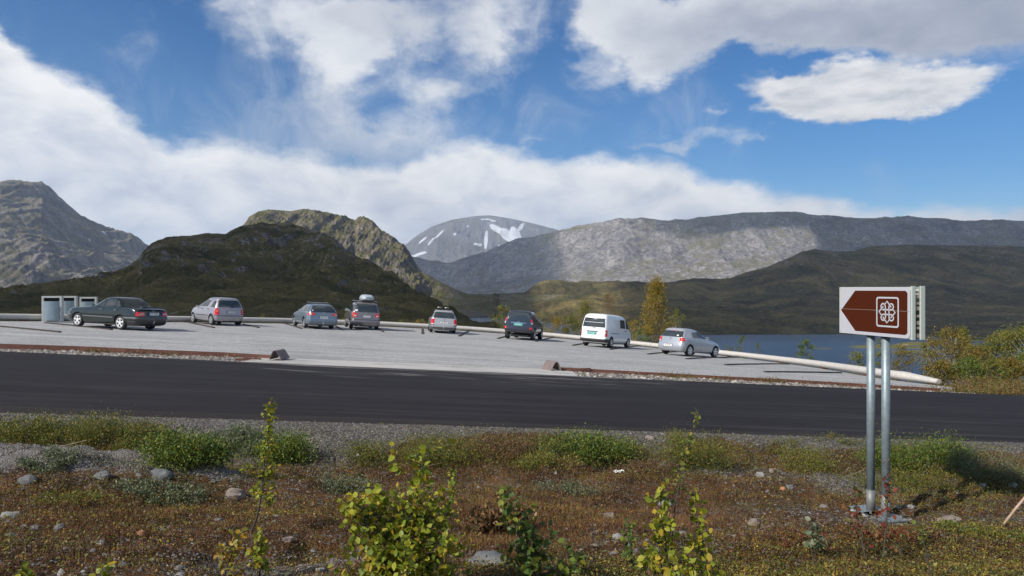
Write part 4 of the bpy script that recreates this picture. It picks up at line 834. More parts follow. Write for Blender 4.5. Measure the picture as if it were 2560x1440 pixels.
VAN = dict(name='delivery_van', cat='van', label='white panel van with dark rear bumper and green number plate', wb=2.985, track=1.52, n=8.5, cf=.32, R=.315, rimr=.20, spokes=8, sw=.03,
  paint=paint('white_van_paint', (.78,.78,.765), 0, .30), mirror=(3.18, 1.28), mirmat=M_black, handle=M_black,
  layers=[(.24,3.50,-.70,.76),(.32,3.72,-.86,.83),(.42,3.82,-.92,.85),(.52,3.84,-.92,.852),(.66,3.82,-.88,.852),(.82,3.76,-.875,.85),(.95,3.62,-.87,.848),(1.02,3.45,-.865,.845),(1.15,3.36,-.855,.835),(1.35,3.16,-.82,.81),(1.55,2.96,-.78,.78),(1.72,2.76,-.73,.75),(1.82,2.58,-.68,.72),(1.89,2.38,-.60,.67),(1.94,1.9,-.50,.59),(1.965,1.6,-.3,.46),(1.975,1.2,0,.3)],
  doors=[([(2.40,.36),(3.30,.60),(3.14,1.12),(2.40,1.12)], [(2.46,1.16),(3.12,1.16),(2.74,1.68),(2.44,1.68)], (2.52,1.04)), ([(1.32,.36),(2.37,.36),(2.37,1.74),(1.32,1.74)], [(1.42,1.18),(2.28,1.18),(2.26,1.69),(1.42,1.69)], (2.24,1.02))],
  rearwin=[[(-.70,1.17),(.70,1.17),(.62,1.70),(-.62,1.70)]], frontwin=[[(-.70,1.12),(.70,1.12),(.64,1.7),(-.64,1.7)]],
  lights=[(M_red,.735,-.70,.64,1.02),(M_clear,.75,-.78,.82,.90)], head=[(.40,.66),(.80,.68),(.78,.84),(.45,.84)],
  plate=(.80, -.07, 'green', 'BF 35608'), bands=[('bumper', M_black, (.30,.50,.03,-2,-.38)), ('sill_crease', None, (.62,.64,.012,.42,2.5))],
  rearpatch=[('tailgate_handle', M_black, [(-.42,.90),(.30,.90),(.28,.94),(-.40,.94)], .035), ('window_bar', M_plate, [(-.60,1.44),(.60,1.44),(.60,1.455),(-.60,1.455)], .02)],
  sidepatch=[('sliding_door_rail', M_black, [(-.15,.84),(1.20,.84),(1.20,.87),(-.15,.87)], .016), ('blank_panel', None, [(.30,1.18),(1.20,1.18),(1.20,1.66),(.30,1.66)], -.012)], wiper=(1.13, -.05, .12, 1.15))
HATCH = dict(name='hatchback_car', cat='car', label='light silver hatchback with dark tapered windows, rightmost car in the row', wb=2.47, track=1.47, n=5.8, R=.30, rimr=.21, spokes=5, sw=.05, rimmat=M_rimw,
  paint=paint('ice_silver_paint', (.42,.44,.475), .45, .28), mirror=(1.74, 1.02), badge=.90, badgev=True, antenna=(-.10, 1.455, .12),
  layers=[(.20,2.98,-.52,.72),(.26,3.12,-.68,.80),(.38,3.20,-.74,.835),(.50,3.21,-.75,.842),(.60,3.19,-.735,.842),(.70,3.08,-.70,.84),(.78,2.85,-.68,.835),(.86,2.55,-.665,.83),(.93,2.15,-.65,.82),(.98,1.92,-.64,.81),(1.05,1.75,-.59,.785),(1.2,1.42,-.46,.72),(1.32,1.15,-.40,.67),(1.40,.95,-.36,.62),(1.44,.80,-.31,.55),(1.465,.6,-.2,.42),(1.475,.45,-.05,.2)],
  doors=[([(1.0,.32),(1.98,.32),(1.90,.94),(.98,.94)], [(1.04,.99),(1.70,.99),(1.25,1.26),(1.0,1.32)], (1.16,.86)), ([(.40,.52),(.98,.32),(.96,.94),(.10,.94)], [(.22,1.0),(.97,.99),(.93,1.33),(.20,1.28)], (.28,.86))],
  sidewin=[], rearwin=[[(-.70,.99),(.70,.99),(.58,1.30),(-.58,1.30)]], frontwin=[[(-.7,1.0),(.7,1.0),(.58,1.36),(-.58,1.36)]],
  lights=[(M_red,.58,-.50,.74,.96,.78,.96),(M_clear,.62,.74,.75,.79),(M_orange,.68,.78,.84,.90)], 
  plate=(.52, -.08, 'white', 'AS 79186'), bands=[('bumper', None, (.28,.66,.012,-2,-.40))], rearpatch=[('tail_spoiler', None, [(-.60,1.33),(.60,1.33),(.54,1.39),(-.54,1.39)], .04), ('brake_light', M_red, [(-.16,1.315),(.16,1.315),(.16,1.33),(-.16,1.33)], .05), ('sticker', M_sticker, [(.34,1.04),(.44,1.04),(.44,1.11),(.34,1.11)], .02)], sidepatch=[('sill_crease', None, [(.42,.40),(2.02,.40),(2.02,.44),(.42,.44)], .012)])
for sp in (SALOON, HATCHC, ESTB, MPV, ESTS, SUV, VAN, HATCH):
    for k in ('bands', 'rearpatch', 'sidepatch'):
        sp[k] = [tuple(sp['paint'] if (i == 1 and e is None) else e for i, e in enumerate(it)) for it in sp.get(k, [])]
D = math.radians
r, c = build_car(SALOON, (-16.95, 32.0, D(-68.3)))
m = MB(); m.prism([(-.60,.975),(.60,.975),(.62,1.03),(.55,1.045),(0,1.05),(-.55,1.045),(-.62,1.03)], -.99, -.84); m.build('boot_spoiler', SALOON['paint'], r, bevel=.01)
build_car(HATCHC, (-16.4, 40.6, D(-46.8)))
r, c = build_car(ESTB, (-11.65, 42.7, D(-29))); rails(r, -.55, .95, .53, 1.44, None, (.35, .95-.35), .60)
mpvroot, c = build_car(MPV, (-9.4, 45.0, D(-18.9))); rails(mpvroot, -.45, 1.1, .60, 1.69, None, (.0, .85), .72)
r, c = build_car(ESTS, (-4.62, 47.1, D(-9))); rails(r, -.5, .95, .50, 1.46, M_rail)
r, c2 = build_car(SUV, (.50, 45.0, D(11.8))); rails(r, -.5, 1.15, .60, 1.79, None, (-.35, .3, .95), .60, M_black, .09)
build_car(VAN, (5.1, 42.35, D(28.5)))
build_car(HATCH, (8.95, 38.6, D(48.2)))
# things carried on the roofs
def on_car(name, root, local, label, cat):
    bpy.context.view_layer.update(); o = empty(name, (0,0,0), 0, label, cat); o.matrix_world = root.matrix_world @ Matrix.Translation(local); return o
M_boxgrey = mat('roof_box_grey', (.36,.40,.44), .35, coat=.3)
rb = on_car('roof_box', mpvroot, (.12, .45, 1.83), 'pale grey roof box strapped on the bars of the people carrier', 'roof box')
bm_ = MB(); N = 40; V = []; fs = []; prof = [(0,.88),(.05,.98),(.12,1.0),(.22,.95),(.31,.82),(.36,.62),(.375,.3)]
for z, k in prof:
    for q in range(N):
        t_ = 2*PI*q/N; cs, sn = math.cos(t_), math.sin(t_); V.append((math.copysign(abs(sn)**.5, sn)*.40*k, math.copysign(abs(cs)**.45, cs)*1.0*(k*.85+.15)-(.0 if cs < 0 else z*.5*cs), z))
for l in range(len(prof)-1):
    for q in range(N): fs.append((l*N+q, l*N+(q+1) % N, (l+1)*N+(q+1) % N, (l+1)*N+q))
fs += [tuple(range(N)), tuple((len(prof)-1)*N+q for q in range(N))]; bm_.add(V, fs); bm_.build('lid', M_boxgrey, rb, smooth=True)
b_ = MB(); b_.box((0, 0, -.015), (.74, 1.84, .05)); b_.build('base_tray', M_black, rb, bevel=.01)
b_ = MB(); b_.box((.02, -.985, .17), (.30, .03, .06)); b_.build('badge_plate', M_greytrim, rb, bevel=.01)
for sx in (-.18, .20):
    pass
es_root = [o for o in COL.objects if o.name.startswith('estate_car') and 'silver estate' in o.get('label', '')][0]
for i, (sx, lab) in enumerate(((-.27, 'black ski clamp on the left of the silver estate roof'), (.22, 'black ski clamp on the right of the silver estate roof'))):
    sc = on_car('ski_clamp', es_root, (sx, .35, 1.50), lab, 'ski rack'); sc['group'] = 'ski clamps on the silver estate'
    a = MB(); a.box((0, 0, .03), (.30, .10, .035)); a.box((-.10, 0, .10), (.03, .06, .12)); a.box((.10, 0, .10), (.03, .06, .12)); a.build('clamp_foot', M_black, sc, bevel=.006)
    a = MB(); a.tube([(-.15, 0, .155), (0, 0, .175), (.15, 0, .155)], .022, 8); a.build('clamp_arm', M_rail, sc, smooth=True)

# ------------------------------------------------------------------ barrier, edging, bay strips
M_stone = mat('pale_concrete', (.50,.475,.44), .8, vary=(6, .80, 1.12, 7), bump=(40, .25, .01))
M_rust = mat('rusty_steel', (.115,.045,.030), .75, vary=(2.5, .6, 1.45, 7), bump=(60, .2, .004))
M_flap = mat('weathered_plate', (.20,.155,.145), .6, .2, vary=(3, .75, 1.2, 6))
M_timber = mat('dark_strip', (.035,.026,.022), .8, vary=(5, .7, 1.5))
M_rot = mat('dark_timber', (.05,.035,.025), .85)
def build_barrier():
    root = empty('barrier', tuple(BAR[12])+(float(lot_z(*BAR[12])),), 0, 'long pale concrete barrier tube curving along the far edge of the car park', 'barrier')
    P = smooth_line(BAR, 10); L = np.concatenate([[0], np.cumsum(np.hypot(*np.diff(P, axis=0).T))]); tot = L[-1]; nseg = 15; n = 14
    bx, by, bz = root.location
    for s in range(nseg):
        a, b = tot*s/nseg+.012, tot*(s+1)/nseg-.012; q = np.linspace(a, b, 16); X = np.interp(q, L, P[:, 0]); Y = np.interp(q, L, P[:, 1]); V = []
        for i in range(16):
            j0, j1 = max(i-1, 0), min(i+1, 15); t = Vector((X[j1]-X[j0], Y[j1]-Y[j0], 0)).normalized(); nn = Vector((-t.y, t.x, 0)); z = float(lot_z(X[i], Y[i]))
            tip = 1.0
            if s == nseg-1: tip = 1-.45*max(0, (i-11)/4)
            for k in range(n):
                ang = 2*PI*k/n; V.append((X[i]-bx+nn.x*.20*math.cos(ang)*tip, Y[i]-by+nn.y*.20*math.cos(ang)*tip, z-bz+.05+.16*tip+.155*tip*math.sin(ang)))
        fs = [(i*n+k, i*n+(k+1) % n, (i+1)*n+(k+1) % n, (i+1)*n+k) for i in range(15) for k in range(n)]+[tuple(range(n)), tuple(15*n+k for k in range(n))]
        m = MB(); m.add(V, fs); o = m.build('rail_segment', M_stone, root, smooth=True); es = o.modifiers.new('edge', 'EDGE_SPLIT'); es.split_angle = math.radians(50)
        m = MB(); mid = [3, 12]
        for i in mid[:1]: m.box((X[i]-bx, Y[i]-by, float(lot_z(X[i], Y[i]))-bz+.02), (.3, .3, .12), math.atan2(Y[i+1]-Y[i], X[i+1]-X[i]))
        m.build('foot_block', M_rust, root)
build_barrier()
def strip(name, pts, h, w, mate, label, cat, group=None, z=0, zo=0.0):
    """a bar laid along pts (x,y,z)"""
    root_p = pts[0]; V = []; n = len(pts)
    for i in range(n):
        a, b = pts[max(i-1, 0)], pts[min(i+1, n-1)]; t = Vector((b[0]-a[0], b[1]-a[1], 0)).normalized(); nn = Vector((-t.y, t.x, 0))*w/2; p = Vector(pts[i])-Vector(root_p)
        V += [p-nn+Vector((0, 0, zo-.05)), p+nn+Vector((0, 0, zo-.05)), p+nn+Vector((0, 0, zo+h)), p-nn+Vector((0, 0, zo+h))]
    fs = [(i*4+k, i*4+(k+1) % 4, (i+1)*4+(k+1) % 4, (i+1)*4+k) for i in range(n-1) for k in range(4)]+[(0,1,2,3), tuple((n-1)*4+k for k in (3,2,1,0))]
    m = MB(); m.add(V, fs); o = m.build(name, mate, None); o.location = root_p; return tag(o, label, cat, group)
def edge_pts(P, step=.6):
    out = []
    for a, b in zip(P[:-1], P[1:]):
        n = max(2, int((b-a).length/step))
        for k in range(n): q = a.lerp(b, k/n); out.append((q.x, q.y, float(lot_z(q.x, q.y))))
    out.append(tuple(P[-1])); return out
strip('steel_edging', edge_pts(EDGE_L), .15, .03, M_rust, 'rusty steel edging strip left of the car park entrance', 'edging', 'rusty steel edging of the car park', zo=-.03)
strip('steel_edging', edge_pts(EDGE_R), .15, .03, M_rust, 'rusty steel edging strip right of the car park entrance', 'edging', 'rusty steel edging of the car park', zo=-.03)
# bent steel plate that ends each edging strip
def flap(px, py, mirror, label):
    p = unproj(px, py); root = tag(empty('bent_steel_plate', p, math.radians(10)), label, 'steel plate', 'bent steel plates at the entrance')
    k = -1 if mirror else 1; prof = [(x*.85, z*.88) for x, z in [(-.42,.0),(-.1,.01),(.17,.03),(.20,.05),(.05,.30),(.02,.335),(-.03,.345),(-.075,.33),(-.11,.28),(-.20,.06)]]
    m = MB(); th = .014
    for (a, b) in zip(prof[:-1], prof[1:]):
        d = Vector((b[0]-a[0], b[1]-a[1])).normalized(); nn = Vector((-d.y, d.x))*th; y0, y1 = -.12, .42; sh = .10*k
        poly = [(a[0]*k, a[1]), (b[0]*k, b[1]), ((b[0]+nn.x)*k, b[1]+nn.y), ((a[0]+nn.x)*k, a[1]+nn.y)]
        n = 4; vs = [(x, y0, z) for x, z in poly]+[(x+sh*1.6, y1, z) for x, z in poly]
        m.add(vs, [(0,1,2,3), (7,6,5,4), (0,4,5,1), (1,5,6,2), (2,6,7,3), (3,7,4,0)])
    bmw = m.build('bent_plate', M_flap, root)
    m = MB(); m.box((k*-.75, -.02, .04), (.7, .02, .10), 0); m.build('edging_end', M_rust, root)
flap(690, 902, False, 'bent rusty steel plate left of the car park entrance'); flap(1388, 929, True, 'bent rusty steel plate right of the car park entrance')
# bay strips
for i, (x0, y0, x1, y1, lab) in enumerate([(-120,806,20,819,'dark bay strip cut by the left edge of the photo'),(20,819,150,831,'dark bay strip in front of the bins at far left'),(113,808,279,825,'dark bay strip beside the dark saloon car'),(450,803,535,820,'dark bay strip left of the mauve silver hatchback'),(607,811,647,820,'dark bay strip right of the mauve silver hatchback'),(700,806,754,822,'dark bay strip left of the blue estate car'),
      (838,815,858,826,'dark bay strip between blue estate and people carrier'),(943,820,958,830,'dark bay strip right of the people carrier'),(1056,822,1056,835,'dark bay strip left of the silver estate car'),(1172,828,1147,841,'dark bay strip right of the silver estate car'),(1285,836,1244,847,'dark bay strip left of the off-road car'),(1387,843,1339,854,'dark bay strip right of the off-road car'),
      (1475,857,1432,864,'dark bay strip left of the white van'),(1602,865,1526,874,'dark bay strip right of the white van'),(1690,880,1620,886,'dark bay strip left of the light silver hatchback'),(1842,894,1716,898,'dark bay strip right of the light silver hatchback'),(1972,911,1814,913,'dark bay strip in the first empty bay at right'),(2102,933,1912,931,'dark bay strip nearest the sign posts')]):
    a, b = unproj(x0, y0), unproj(x1, y1); n = 6; pts = []
    for k in range(n+1): q = a.lerp(b, k/n); pts.append((q.x, q.y, float(lot_z(q.x, q.y))))
    strip('bay_strip', pts, .05, .12, M_timber, lab, 'bay strip', 'dark strips between the parking bays')
# block and rubble at the barrier's end
M_block = mat('concrete_block', (.36,.37,.38), .85, vary=(5, .8, 1.15))
p = unproj(2351, 976, lambda x, y: -2.4-.05*x-.08, 15); m = MB(); m.box((.10, 0, .04), (.26, .22, .16)); m.box((.33, .03, .02), (.18, .18, .10)); o = m.build('end_block', M_block, None, bevel=.015); o.location = p; tag(o, 'small grey concrete blocks under the right tip of the barrier', 'concrete block')

# ------------------------------------------------------------------ litter bins in concrete frames
M_bin = mat('bin_frame_white', (.50,.51,.47), .7, vary=(4, .85, 1.1)); M_binp = mat('bin_panel_steel', (.30,.37,.40), .38, .5, vary=(3, .88, 1.1)); 
def litter_bin(px, py, w, h, rz, lab):
    p = unproj(px, py); r = tag(empty('litter_bin', p, rz), lab, 'litter bin', 'litter bins at the left'); t = .085; dpt = .45
    m = MB(); m.box((-w/2+t/2, 0, h/2), (t, dpt, h)); m.box((w/2-t/2, 0, h/2), (t, dpt, h)); m.box((0, 0, h-t*.5), (w-2*t, dpt, t)); m.box((0, 0, t/2), (w-2*t, dpt, t)); m.build('frame', M_bin, r)
    m = MB(); N = 10; V = []; w2 = w/2-t-.01
    for k in range(N+1):
        a = -1+2*k/N; V += [(a*w2, -.26-.08*(1-a*a), t+.01), (a*w2, -.26-.08*(1-a*a), h-t-.17)]
    m.add(V, [(2*k, 2*k+2, 2*k+3, 2*k+1) for k in range(N)]); m.box((0, -.2, t+.02+(h-2*t-.2)/2), (w2*2, .05, h-2*t-.22)); m.build('door_panel', M_binp, r, smooth=False)
    m = MB(); m.box((0, -.1, h-t-.085), (w2*2, .02, .165)); m.build('opening_shade', M_dark, r)  # solid dark panel; its colour stands for the shade in the slot
    m = MB(); m.box((w/2-.02, -.41, .45), (.03, .03, .14)); m.build('latch', M_chrome, r)
litter_bin(132, 805, .86, 1.30, math.radians(20), 'leftmost of the three white framed litter bins')
litter_bin(171, 803, .80, 1.32, math.radians(20), 'middle of the three white framed litter bins, partly behind the dark saloon')
litter_bin(222, 801, .82, 1.30, math.radians(20), 'rightmost white framed litter bin, lower half hidden by the dark saloon')

# ------------------------------------------------------------------ the road sign
M_galv = mat('galvanised_steel', (.24,.29,.31), .5, .45, vary=(14, .78, 1.2, 7)); M_galvd = mat('galvanised_sleeve', (.20,.205,.20), .6, .4, vary=(18, .8, 1.2, 6))
M_swhite = mat('sign_white', (.44,.44,.475), .5); M_sbrown = mat('sign_brown', (.062,.0125,.0035), .7, spec=.1); M_sframe = mat('sign_frame', (.52,.56,.50), .4, .2); M_sslat = mat('sign_slat', (.30,.27,.23), .6)
def rrect(x0, x1, z0, z1, r, n=6):
    out = []
    for cx, cz, a0 in ((x1-r, z0+r, -90), (x1-r, z1-r, 0), (x0+r, z1-r, 90), (x0+r, z0+r, 180)):
        for k in range(n+1): a = math.radians(a0+90*k/n); out.append((cx+r*math.cos(a), cz+r*math.sin(a)))
    return out
def build_sign():
    ax = Vector((.28, -1.19)); W = ax.length; rz = math.atan2(ax.y, ax.x); gx, gy = 4.55, 8.95; gz = float(fore_z(gx, gy))
    r = tag(empty('road_sign', (gx, gy, gz), rz), 'brown and white arrow sign with knot emblem on two galvanised posts', 'road sign')
    # local frame: origin of the panel's left edge
    M = Matrix.Rotation(rz, 4, 'Z'); inv = M.inverted(); L0 = inv @ Vector((4.39-gx, 9.51-gy, 0)); ox, oy = L0.x, L0.y
    zt, zb = .012-gz, -.600-gz; H = zt-zb; zm = (zt+zb)/2
    def plate(name, poly, y0, y1, mt, par): m = MB(); m.prism([(ox+x, zb+z) for x, z in poly], oy+y0, oy+y1); return m.build(name, mt, par)
    pa = plate('front_panel', rrect(.012, W-.005, .004, H-.004, .05), -.004, .004, M_swhite, r)
    plate('arrow', [(.03, H/2), (.30, .045), (W-.08, .045), (W-.055, .06), (W-.045, .075), (W-.045, H-.075), (W-.055, H-.06), (W-.08, H-.045), (.30, H-.045)], -.0065, -.0045, M_sbrown, pa)
    bd = plate('backing', [(0, 0), (W, 0), (W, H), (0, H)], .006, .030, M_sframe, r)
    m = MB(); m.box((ox+W/2, oy-.0072, zb+H*.53), (W-.03, .0012, .003)); m.build('panel_joint', M_sslat, pa)
    # emblem: rounded square outline with an interlaced looped knot
    cx, cz, ew, eh = W*.705, H*.5, .185, .185
    yq = -.0080; m = MB(); o_ = rrect(cx-ew, cx+ew, cz-eh, cz+eh, .035); i_ = rrect(cx-ew+.02, cx+ew-.02, cz-eh+.02, cz+eh-.02, .022); n = len(o_)
    V = [(ox+x, oy+yq, zb+z) for x, z in o_+i_]; m.add(V, [(k, (k+1) % n, n+(k+1) % n, n+k) for k in range(n)]); ef = m.build('emblem_frame', M_swhite, pa)
    S = .135; knot = MB(); wd = .115*S*2*.58
    def stroke(pts, w=wd, y=yq-.0015, mi=0):
        P = [Vector((a*S, b*S)) for a, b in pts]; V = []
        for i, p in enumerate(P):
            d = (P[min(i+1, len(P)-1)]-P[max(i-1, 0)]).normalized(); nn = Vector((-d.y, d.x))*w/2; V += [(ox+cx+p.x-nn.x, oy+y, zb+cz+p.y-nn.y), (ox+cx+p.x+nn.x, oy+y, zb+cz+p.y+nn.y)]
        knot.add(V, [(2*i, 2*i+2, 2*i+3, 2*i+1) for i in range(len(P)-1)], mi)
    def arc(c, r_, a0, a1): return [(c[0]+r_*math.cos(math.radians(a0+(a1-a0)*k/18)), c[1]+r_*math.sin(math.radians(a0+(a1-a0)*k/18))) for k in range(19)]
    q = .22; R_ = .27; C = q+R_
    for sx in (-1, 1):
        for sz in (-1, 1):
            a = [(x*sx, z*sz) for x, z in [(q, 0)]+arc((C, C), R_, 180, -90)+[(0, q)]]; stroke(a, y=yq-.0015-.0003*(sx+2*sz))
    for rot in range(4):
        c_, s_ = math.cos(-rot*PI/2), math.sin(-rot*PI/2)
        arm = [(-.27, .68), (0, .98), (.52, .44)]; a2 = [(x*c_-z*s_, x*s_+z*c_) for x, z in arm]
        stroke(a2, wd*1.55, yq-.0035-.0002*rot, 1); stroke(a2, wd, yq-.0045-.0002*rot)
    knot.build('knot_emblem', [M_swhite, M_sbrown], pa)
    # back panel and the open edge between the two
    D_ = .180; bp = plate('rear_panel', [(0, 0), (W, 0), (W, H), (0, H)], D_-.012, D_, M_sframe, r)
    m = MB(); m.box((ox+W+.012, oy+.022, zm), (.024, .050, H+.02)); m.build('edge_channel', M_sframe, r, bevel=.004)
    m = MB(); m.box((ox+W+.012, oy+D_-.030, zm), (.024, .062, H+.02)); m.build('edge_channel', M_sframe, r, bevel=.004)
    m = MB(); m.box((ox+W+.004, oy+.083, zt-.01), (.020, .070, .025)); m.build('edge_channel', M_sframe, r)
    for k, z in enumerate((.04,.13,.19,.27,.36,.42,.50,.55)):
        m = MB(); m.box((ox+W-.02, oy+.083, zb+z), (.05, .070, .030 if k % 2 else .045)); m.build('slat', M_sslat, r)
    m = MB(); m.box((ox+W-.10, oy+.083, zm), (.02, .078, H-.03)); m.build('dark_slat_backing', M_dark, r)  # dark sheet set behind the slats to make the gap dark
    m = MB(); m.box((ox+.005, oy+.09, zm), (.014, .19, H)); m.build('edge_channel', M_sframe, r)
    for fr in (.382, .593):
        x, y = ox+W*fr, oy+.09; m = MB(); m.tube([(x, y, .02), (x, y, zb+.25)], .050, 28); p = m.build('post', M_galv, r, smooth=True)
        m = MB(); m.tube([(x, y, .0), (x, y, .30)], .054, 28); m.build('post_sleeve', M_galvd, p, smooth=True)
        w_ = Vector((x, y, 0)); m = MB(); m.box((x, y, .035), (.40, .34, .014)); bpz = m.build('base_plate', M_galv, p)
        m = MB()
        for dx in (-.13, .13):
            for dy in (-.11, .11): m = MB(); m.tube([(x+dx, y+dy, .03), (x+dx, y+dy, .085)], .014, 6); m.build('bolt', M_galvd, bpz)
        m = MB(); m.box((x, y, -.06), (.38, .32, .17)); m.build('footing', M_block, p, bevel=.02)
build_sign()

# ------------------------------------------------------------------ plants
def leafmat(name, cols, trans=.35, rough=.5, vary=None): 
    n = len(cols); return mat(name, cols[0], rough, spec=.35, vary=vary, rnd=[(i/n, c) for i, c in enumerate(cols)]+([(1, cols[-1])] if n < 4 else []), trans=trans)
YG = [(.26,.29,.022),(.31,.31,.022),(.18,.23,.022),(.36,.33,.028),(.14,.19,.018),(.42,.30,.022),(.23,.27,.025),(.28,.30,.022),(.12,.16,.018),(.26,.29,.025),(.36,.25,.025),(.16,.21,.018)]
L_yg = leafmat('leaf_yellow_green', YG)
L_rs = leafmat('leaf_rust', [(.26,.17,.025),(.19,.17,.03),(.30,.19,.03),(.12,.13,.025),(.16,.16,.03),(.25,.12,.02),(.10,.11,.02)])
L_gr = leafmat('leaf_green', [(.10,.16,.03),(.07,.12,.02),(.14,.19,.03),(.19,.22,.03),(.09,.15,.03),(.24,.24,.03),(.06,.10,.02)])
L_or = leafmat('leaf_orange', [(.42,.26,.03),(.31,.25,.03),(.44,.25,.03),(.19,.19,.03),(.28,.24,.03),(.34,.19,.03),(.14,.15,.03)])
L_ol = leafmat('leaf_olive', [(.15,.18,.03),(.22,.21,.035),(.27,.24,.04),(.11,.13,.03),(.30,.23,.04),(.17,.20,.04)])
L_gw = leafmat('leaf_grey_willow', [(.16,.19,.11),(.12,.15,.08),(.21,.24,.15),(.10,.13,.05),(.18,.19,.08)])
L_mx = leafmat('leaf_shrub_mixed', [(.12,.15,.025),(.18,.19,.03),(.08,.11,.02),(.24,.21,.03),(.27,.18,.03),(.15,.17,.04),(.07,.09,.02)])
L_rd = leafmat('leaf_red', [(.20,.035,.02),(.22,.06,.025),(.12,.04,.025),(.24,.11,.03),(.11,.11,.03),(.15,.05,.03),(.10,.10,.03)])
L_br = leafmat('leaf_brown', [(.14,.065,.03),(.20,.10,.04),(.10,.06,.03),(.24,.14,.05),(.09,.08,.03)], .2)
L_bare = leafmat('leaf_reddish_bare', [(.17,.08,.03),(.20,.12,.03),(.12,.07,.03),(.24,.16,.03)])
B_dark = mat('bark_dark', (.06,.045,.038), .85); B_pale = mat('bark_pale', (.36,.33,.29), .8, vary=(9, .45, 1.15)); B_grey = mat('bark_grey', (.15,.13,.11), .85)
def unit(v): return v/np.maximum(np.linalg.norm(v, axis=-1, keepdims=True), 1e-9)
def leaf_mesh(name, P, size, mate, parent, rng, up=.35, width=.72, droop=.25, dirs=None, full=True):
    """a real leaf at every point: two folded halves (or one small diamond for distant plants)"""
    n = len(P); size = np.broadcast_to(np.asarray(size, float), (n,))*rng.uniform(.65, 1.2, n)
    d = rng.normal(size=(n, 3)) if dirs is None else dirs+rng.normal(size=(n, 3))*.8; d[:, 2] -= droop; d = unit(d)
    nn = rng.normal(size=(n, 3)); nn[:, 2] += up*3; s_ = unit(np.cross(nn, d)); nn = unit(np.cross(d, s_)); L = size[:, None]; W = L*width*.5
    if full:
        V = np.stack([P, P+d*L*.28+s_*W*.85+nn*W*.22, P+d*L*.62+s_*W*.80+nn*W*.20, P+d*L, P+d*L*.62-s_*W*.80+nn*W*.20, P+d*L*.28-s_*W*.85+nn*W*.22], 1).reshape(-1, 3)
        b = (np.arange(n)*6)[:, None]; Fc = np.concatenate([b+np.array([0, 1, 2, 3]), b+np.array([0, 3, 4, 5])])
    else:
        V = np.stack([P, P+d*L*.5+s_*W, P+d*L, P+d*L*.5-s_*W], 1).reshape(-1, 3); Fc = (np.arange(n)*4)[:, None]+np.array([0, 1, 2, 3])
    return np_mesh(name, V, Fc, [mate], parent)
def bent(p0, d, length, n, rng, wob=.18, lift=0.0):
    pts = [Vector(p0)]; d = Vector(d).normalized()
    for k in range(n):
        d = (d+Vector(rng.normal(size=3)*wob/ n**.5)+Vector((0, 0, lift/n))).normalized(); pts.append(pts[-1]+d*length/n)
    return pts
def sapling(name, base, h, label, cat, mate, seed, lean=(0, 0), nb=14, spread=.42, leaf=.045, nleaf=500, stems=1, r0=.008, bark=None, group=None, clear=.12, lift=.8, up=.35, clump=.03):
    rng = np.random.default_rng(seed); o = tag(empty(name, base), label, cat, group); st = MB(); tips = []
    for s in range(stems):
        off = rng.normal(size=2)*.035*(stems > 1); hh = h*1.10*(1 if s == 0 else rng.uniform(.35, .78)); ln = Vector((lean[0]+(rng.normal()*.22 if s else 0), lean[1]+(rng.normal()*.22 if s else 0), 1))
        main = bent((off[0], off[1], -.05), ln, hh, 12, rng, .22, .3); st.tube(main, [r0*(1-.8*k/12) for k in range(13)], 6)
        for k in range(12):
            if k/12 > .5: tips.append((main[k], main[k+1]))
        for b in range(nb):
            f = clear+(1-clear)*((b+rng.uniform(0, .7))/nb)*.93; i = min(11, int(f*12)); p = main[i].lerp(main[i+1], f*12-i); a = b*2.4+rng.uniform(-.5, .5)
            ln2 = spread*h*(1-f*.78)*rng.uniform(.6, 1.15); br = bent(p, (math.cos(a), math.sin(a), rng.uniform(.3, .9)), ln2, 6, rng, .3, lift); st.tube(br, [r0*.45*(1-.75*k/6)*(1-f*.4) for k in range(7)], 4)
            for k in range(1, 6):
                tips.append((br[k], br[k+1]))
                if rng.random() < .45 and ln2 > .08:
                    tw = bent(br[k], (rng.normal(), rng.normal(), .4), ln2*.35, 3, rng, .3, .4); st.tube(tw, [r0*.18]*4, 3, cap=False); tips += [(tw[1], tw[2]), (tw[2], tw[3])]
    st.build('stem', bark or B_dark, o, smooth=True)
    w = np.array([(a-b).length for a, b in tips]); idx = rng.choice(len(tips), nleaf, p=w/w.sum()); A = np.array([tuple(tips[i][0]) for i in idx]); Bp = np.array([tuple(tips[i][1]) for i in idx])
    P = A+(Bp-A)*rng.random((nleaf, 1)); side = rng.normal(size=(nleaf, 3)); P = P+unit(side)*rng.uniform(.2, 1, (nleaf, 1))*clump
    leaf_mesh('foliage', P, leaf, mate, o, rng, up=up, dirs=side*.8, width=.82); return o
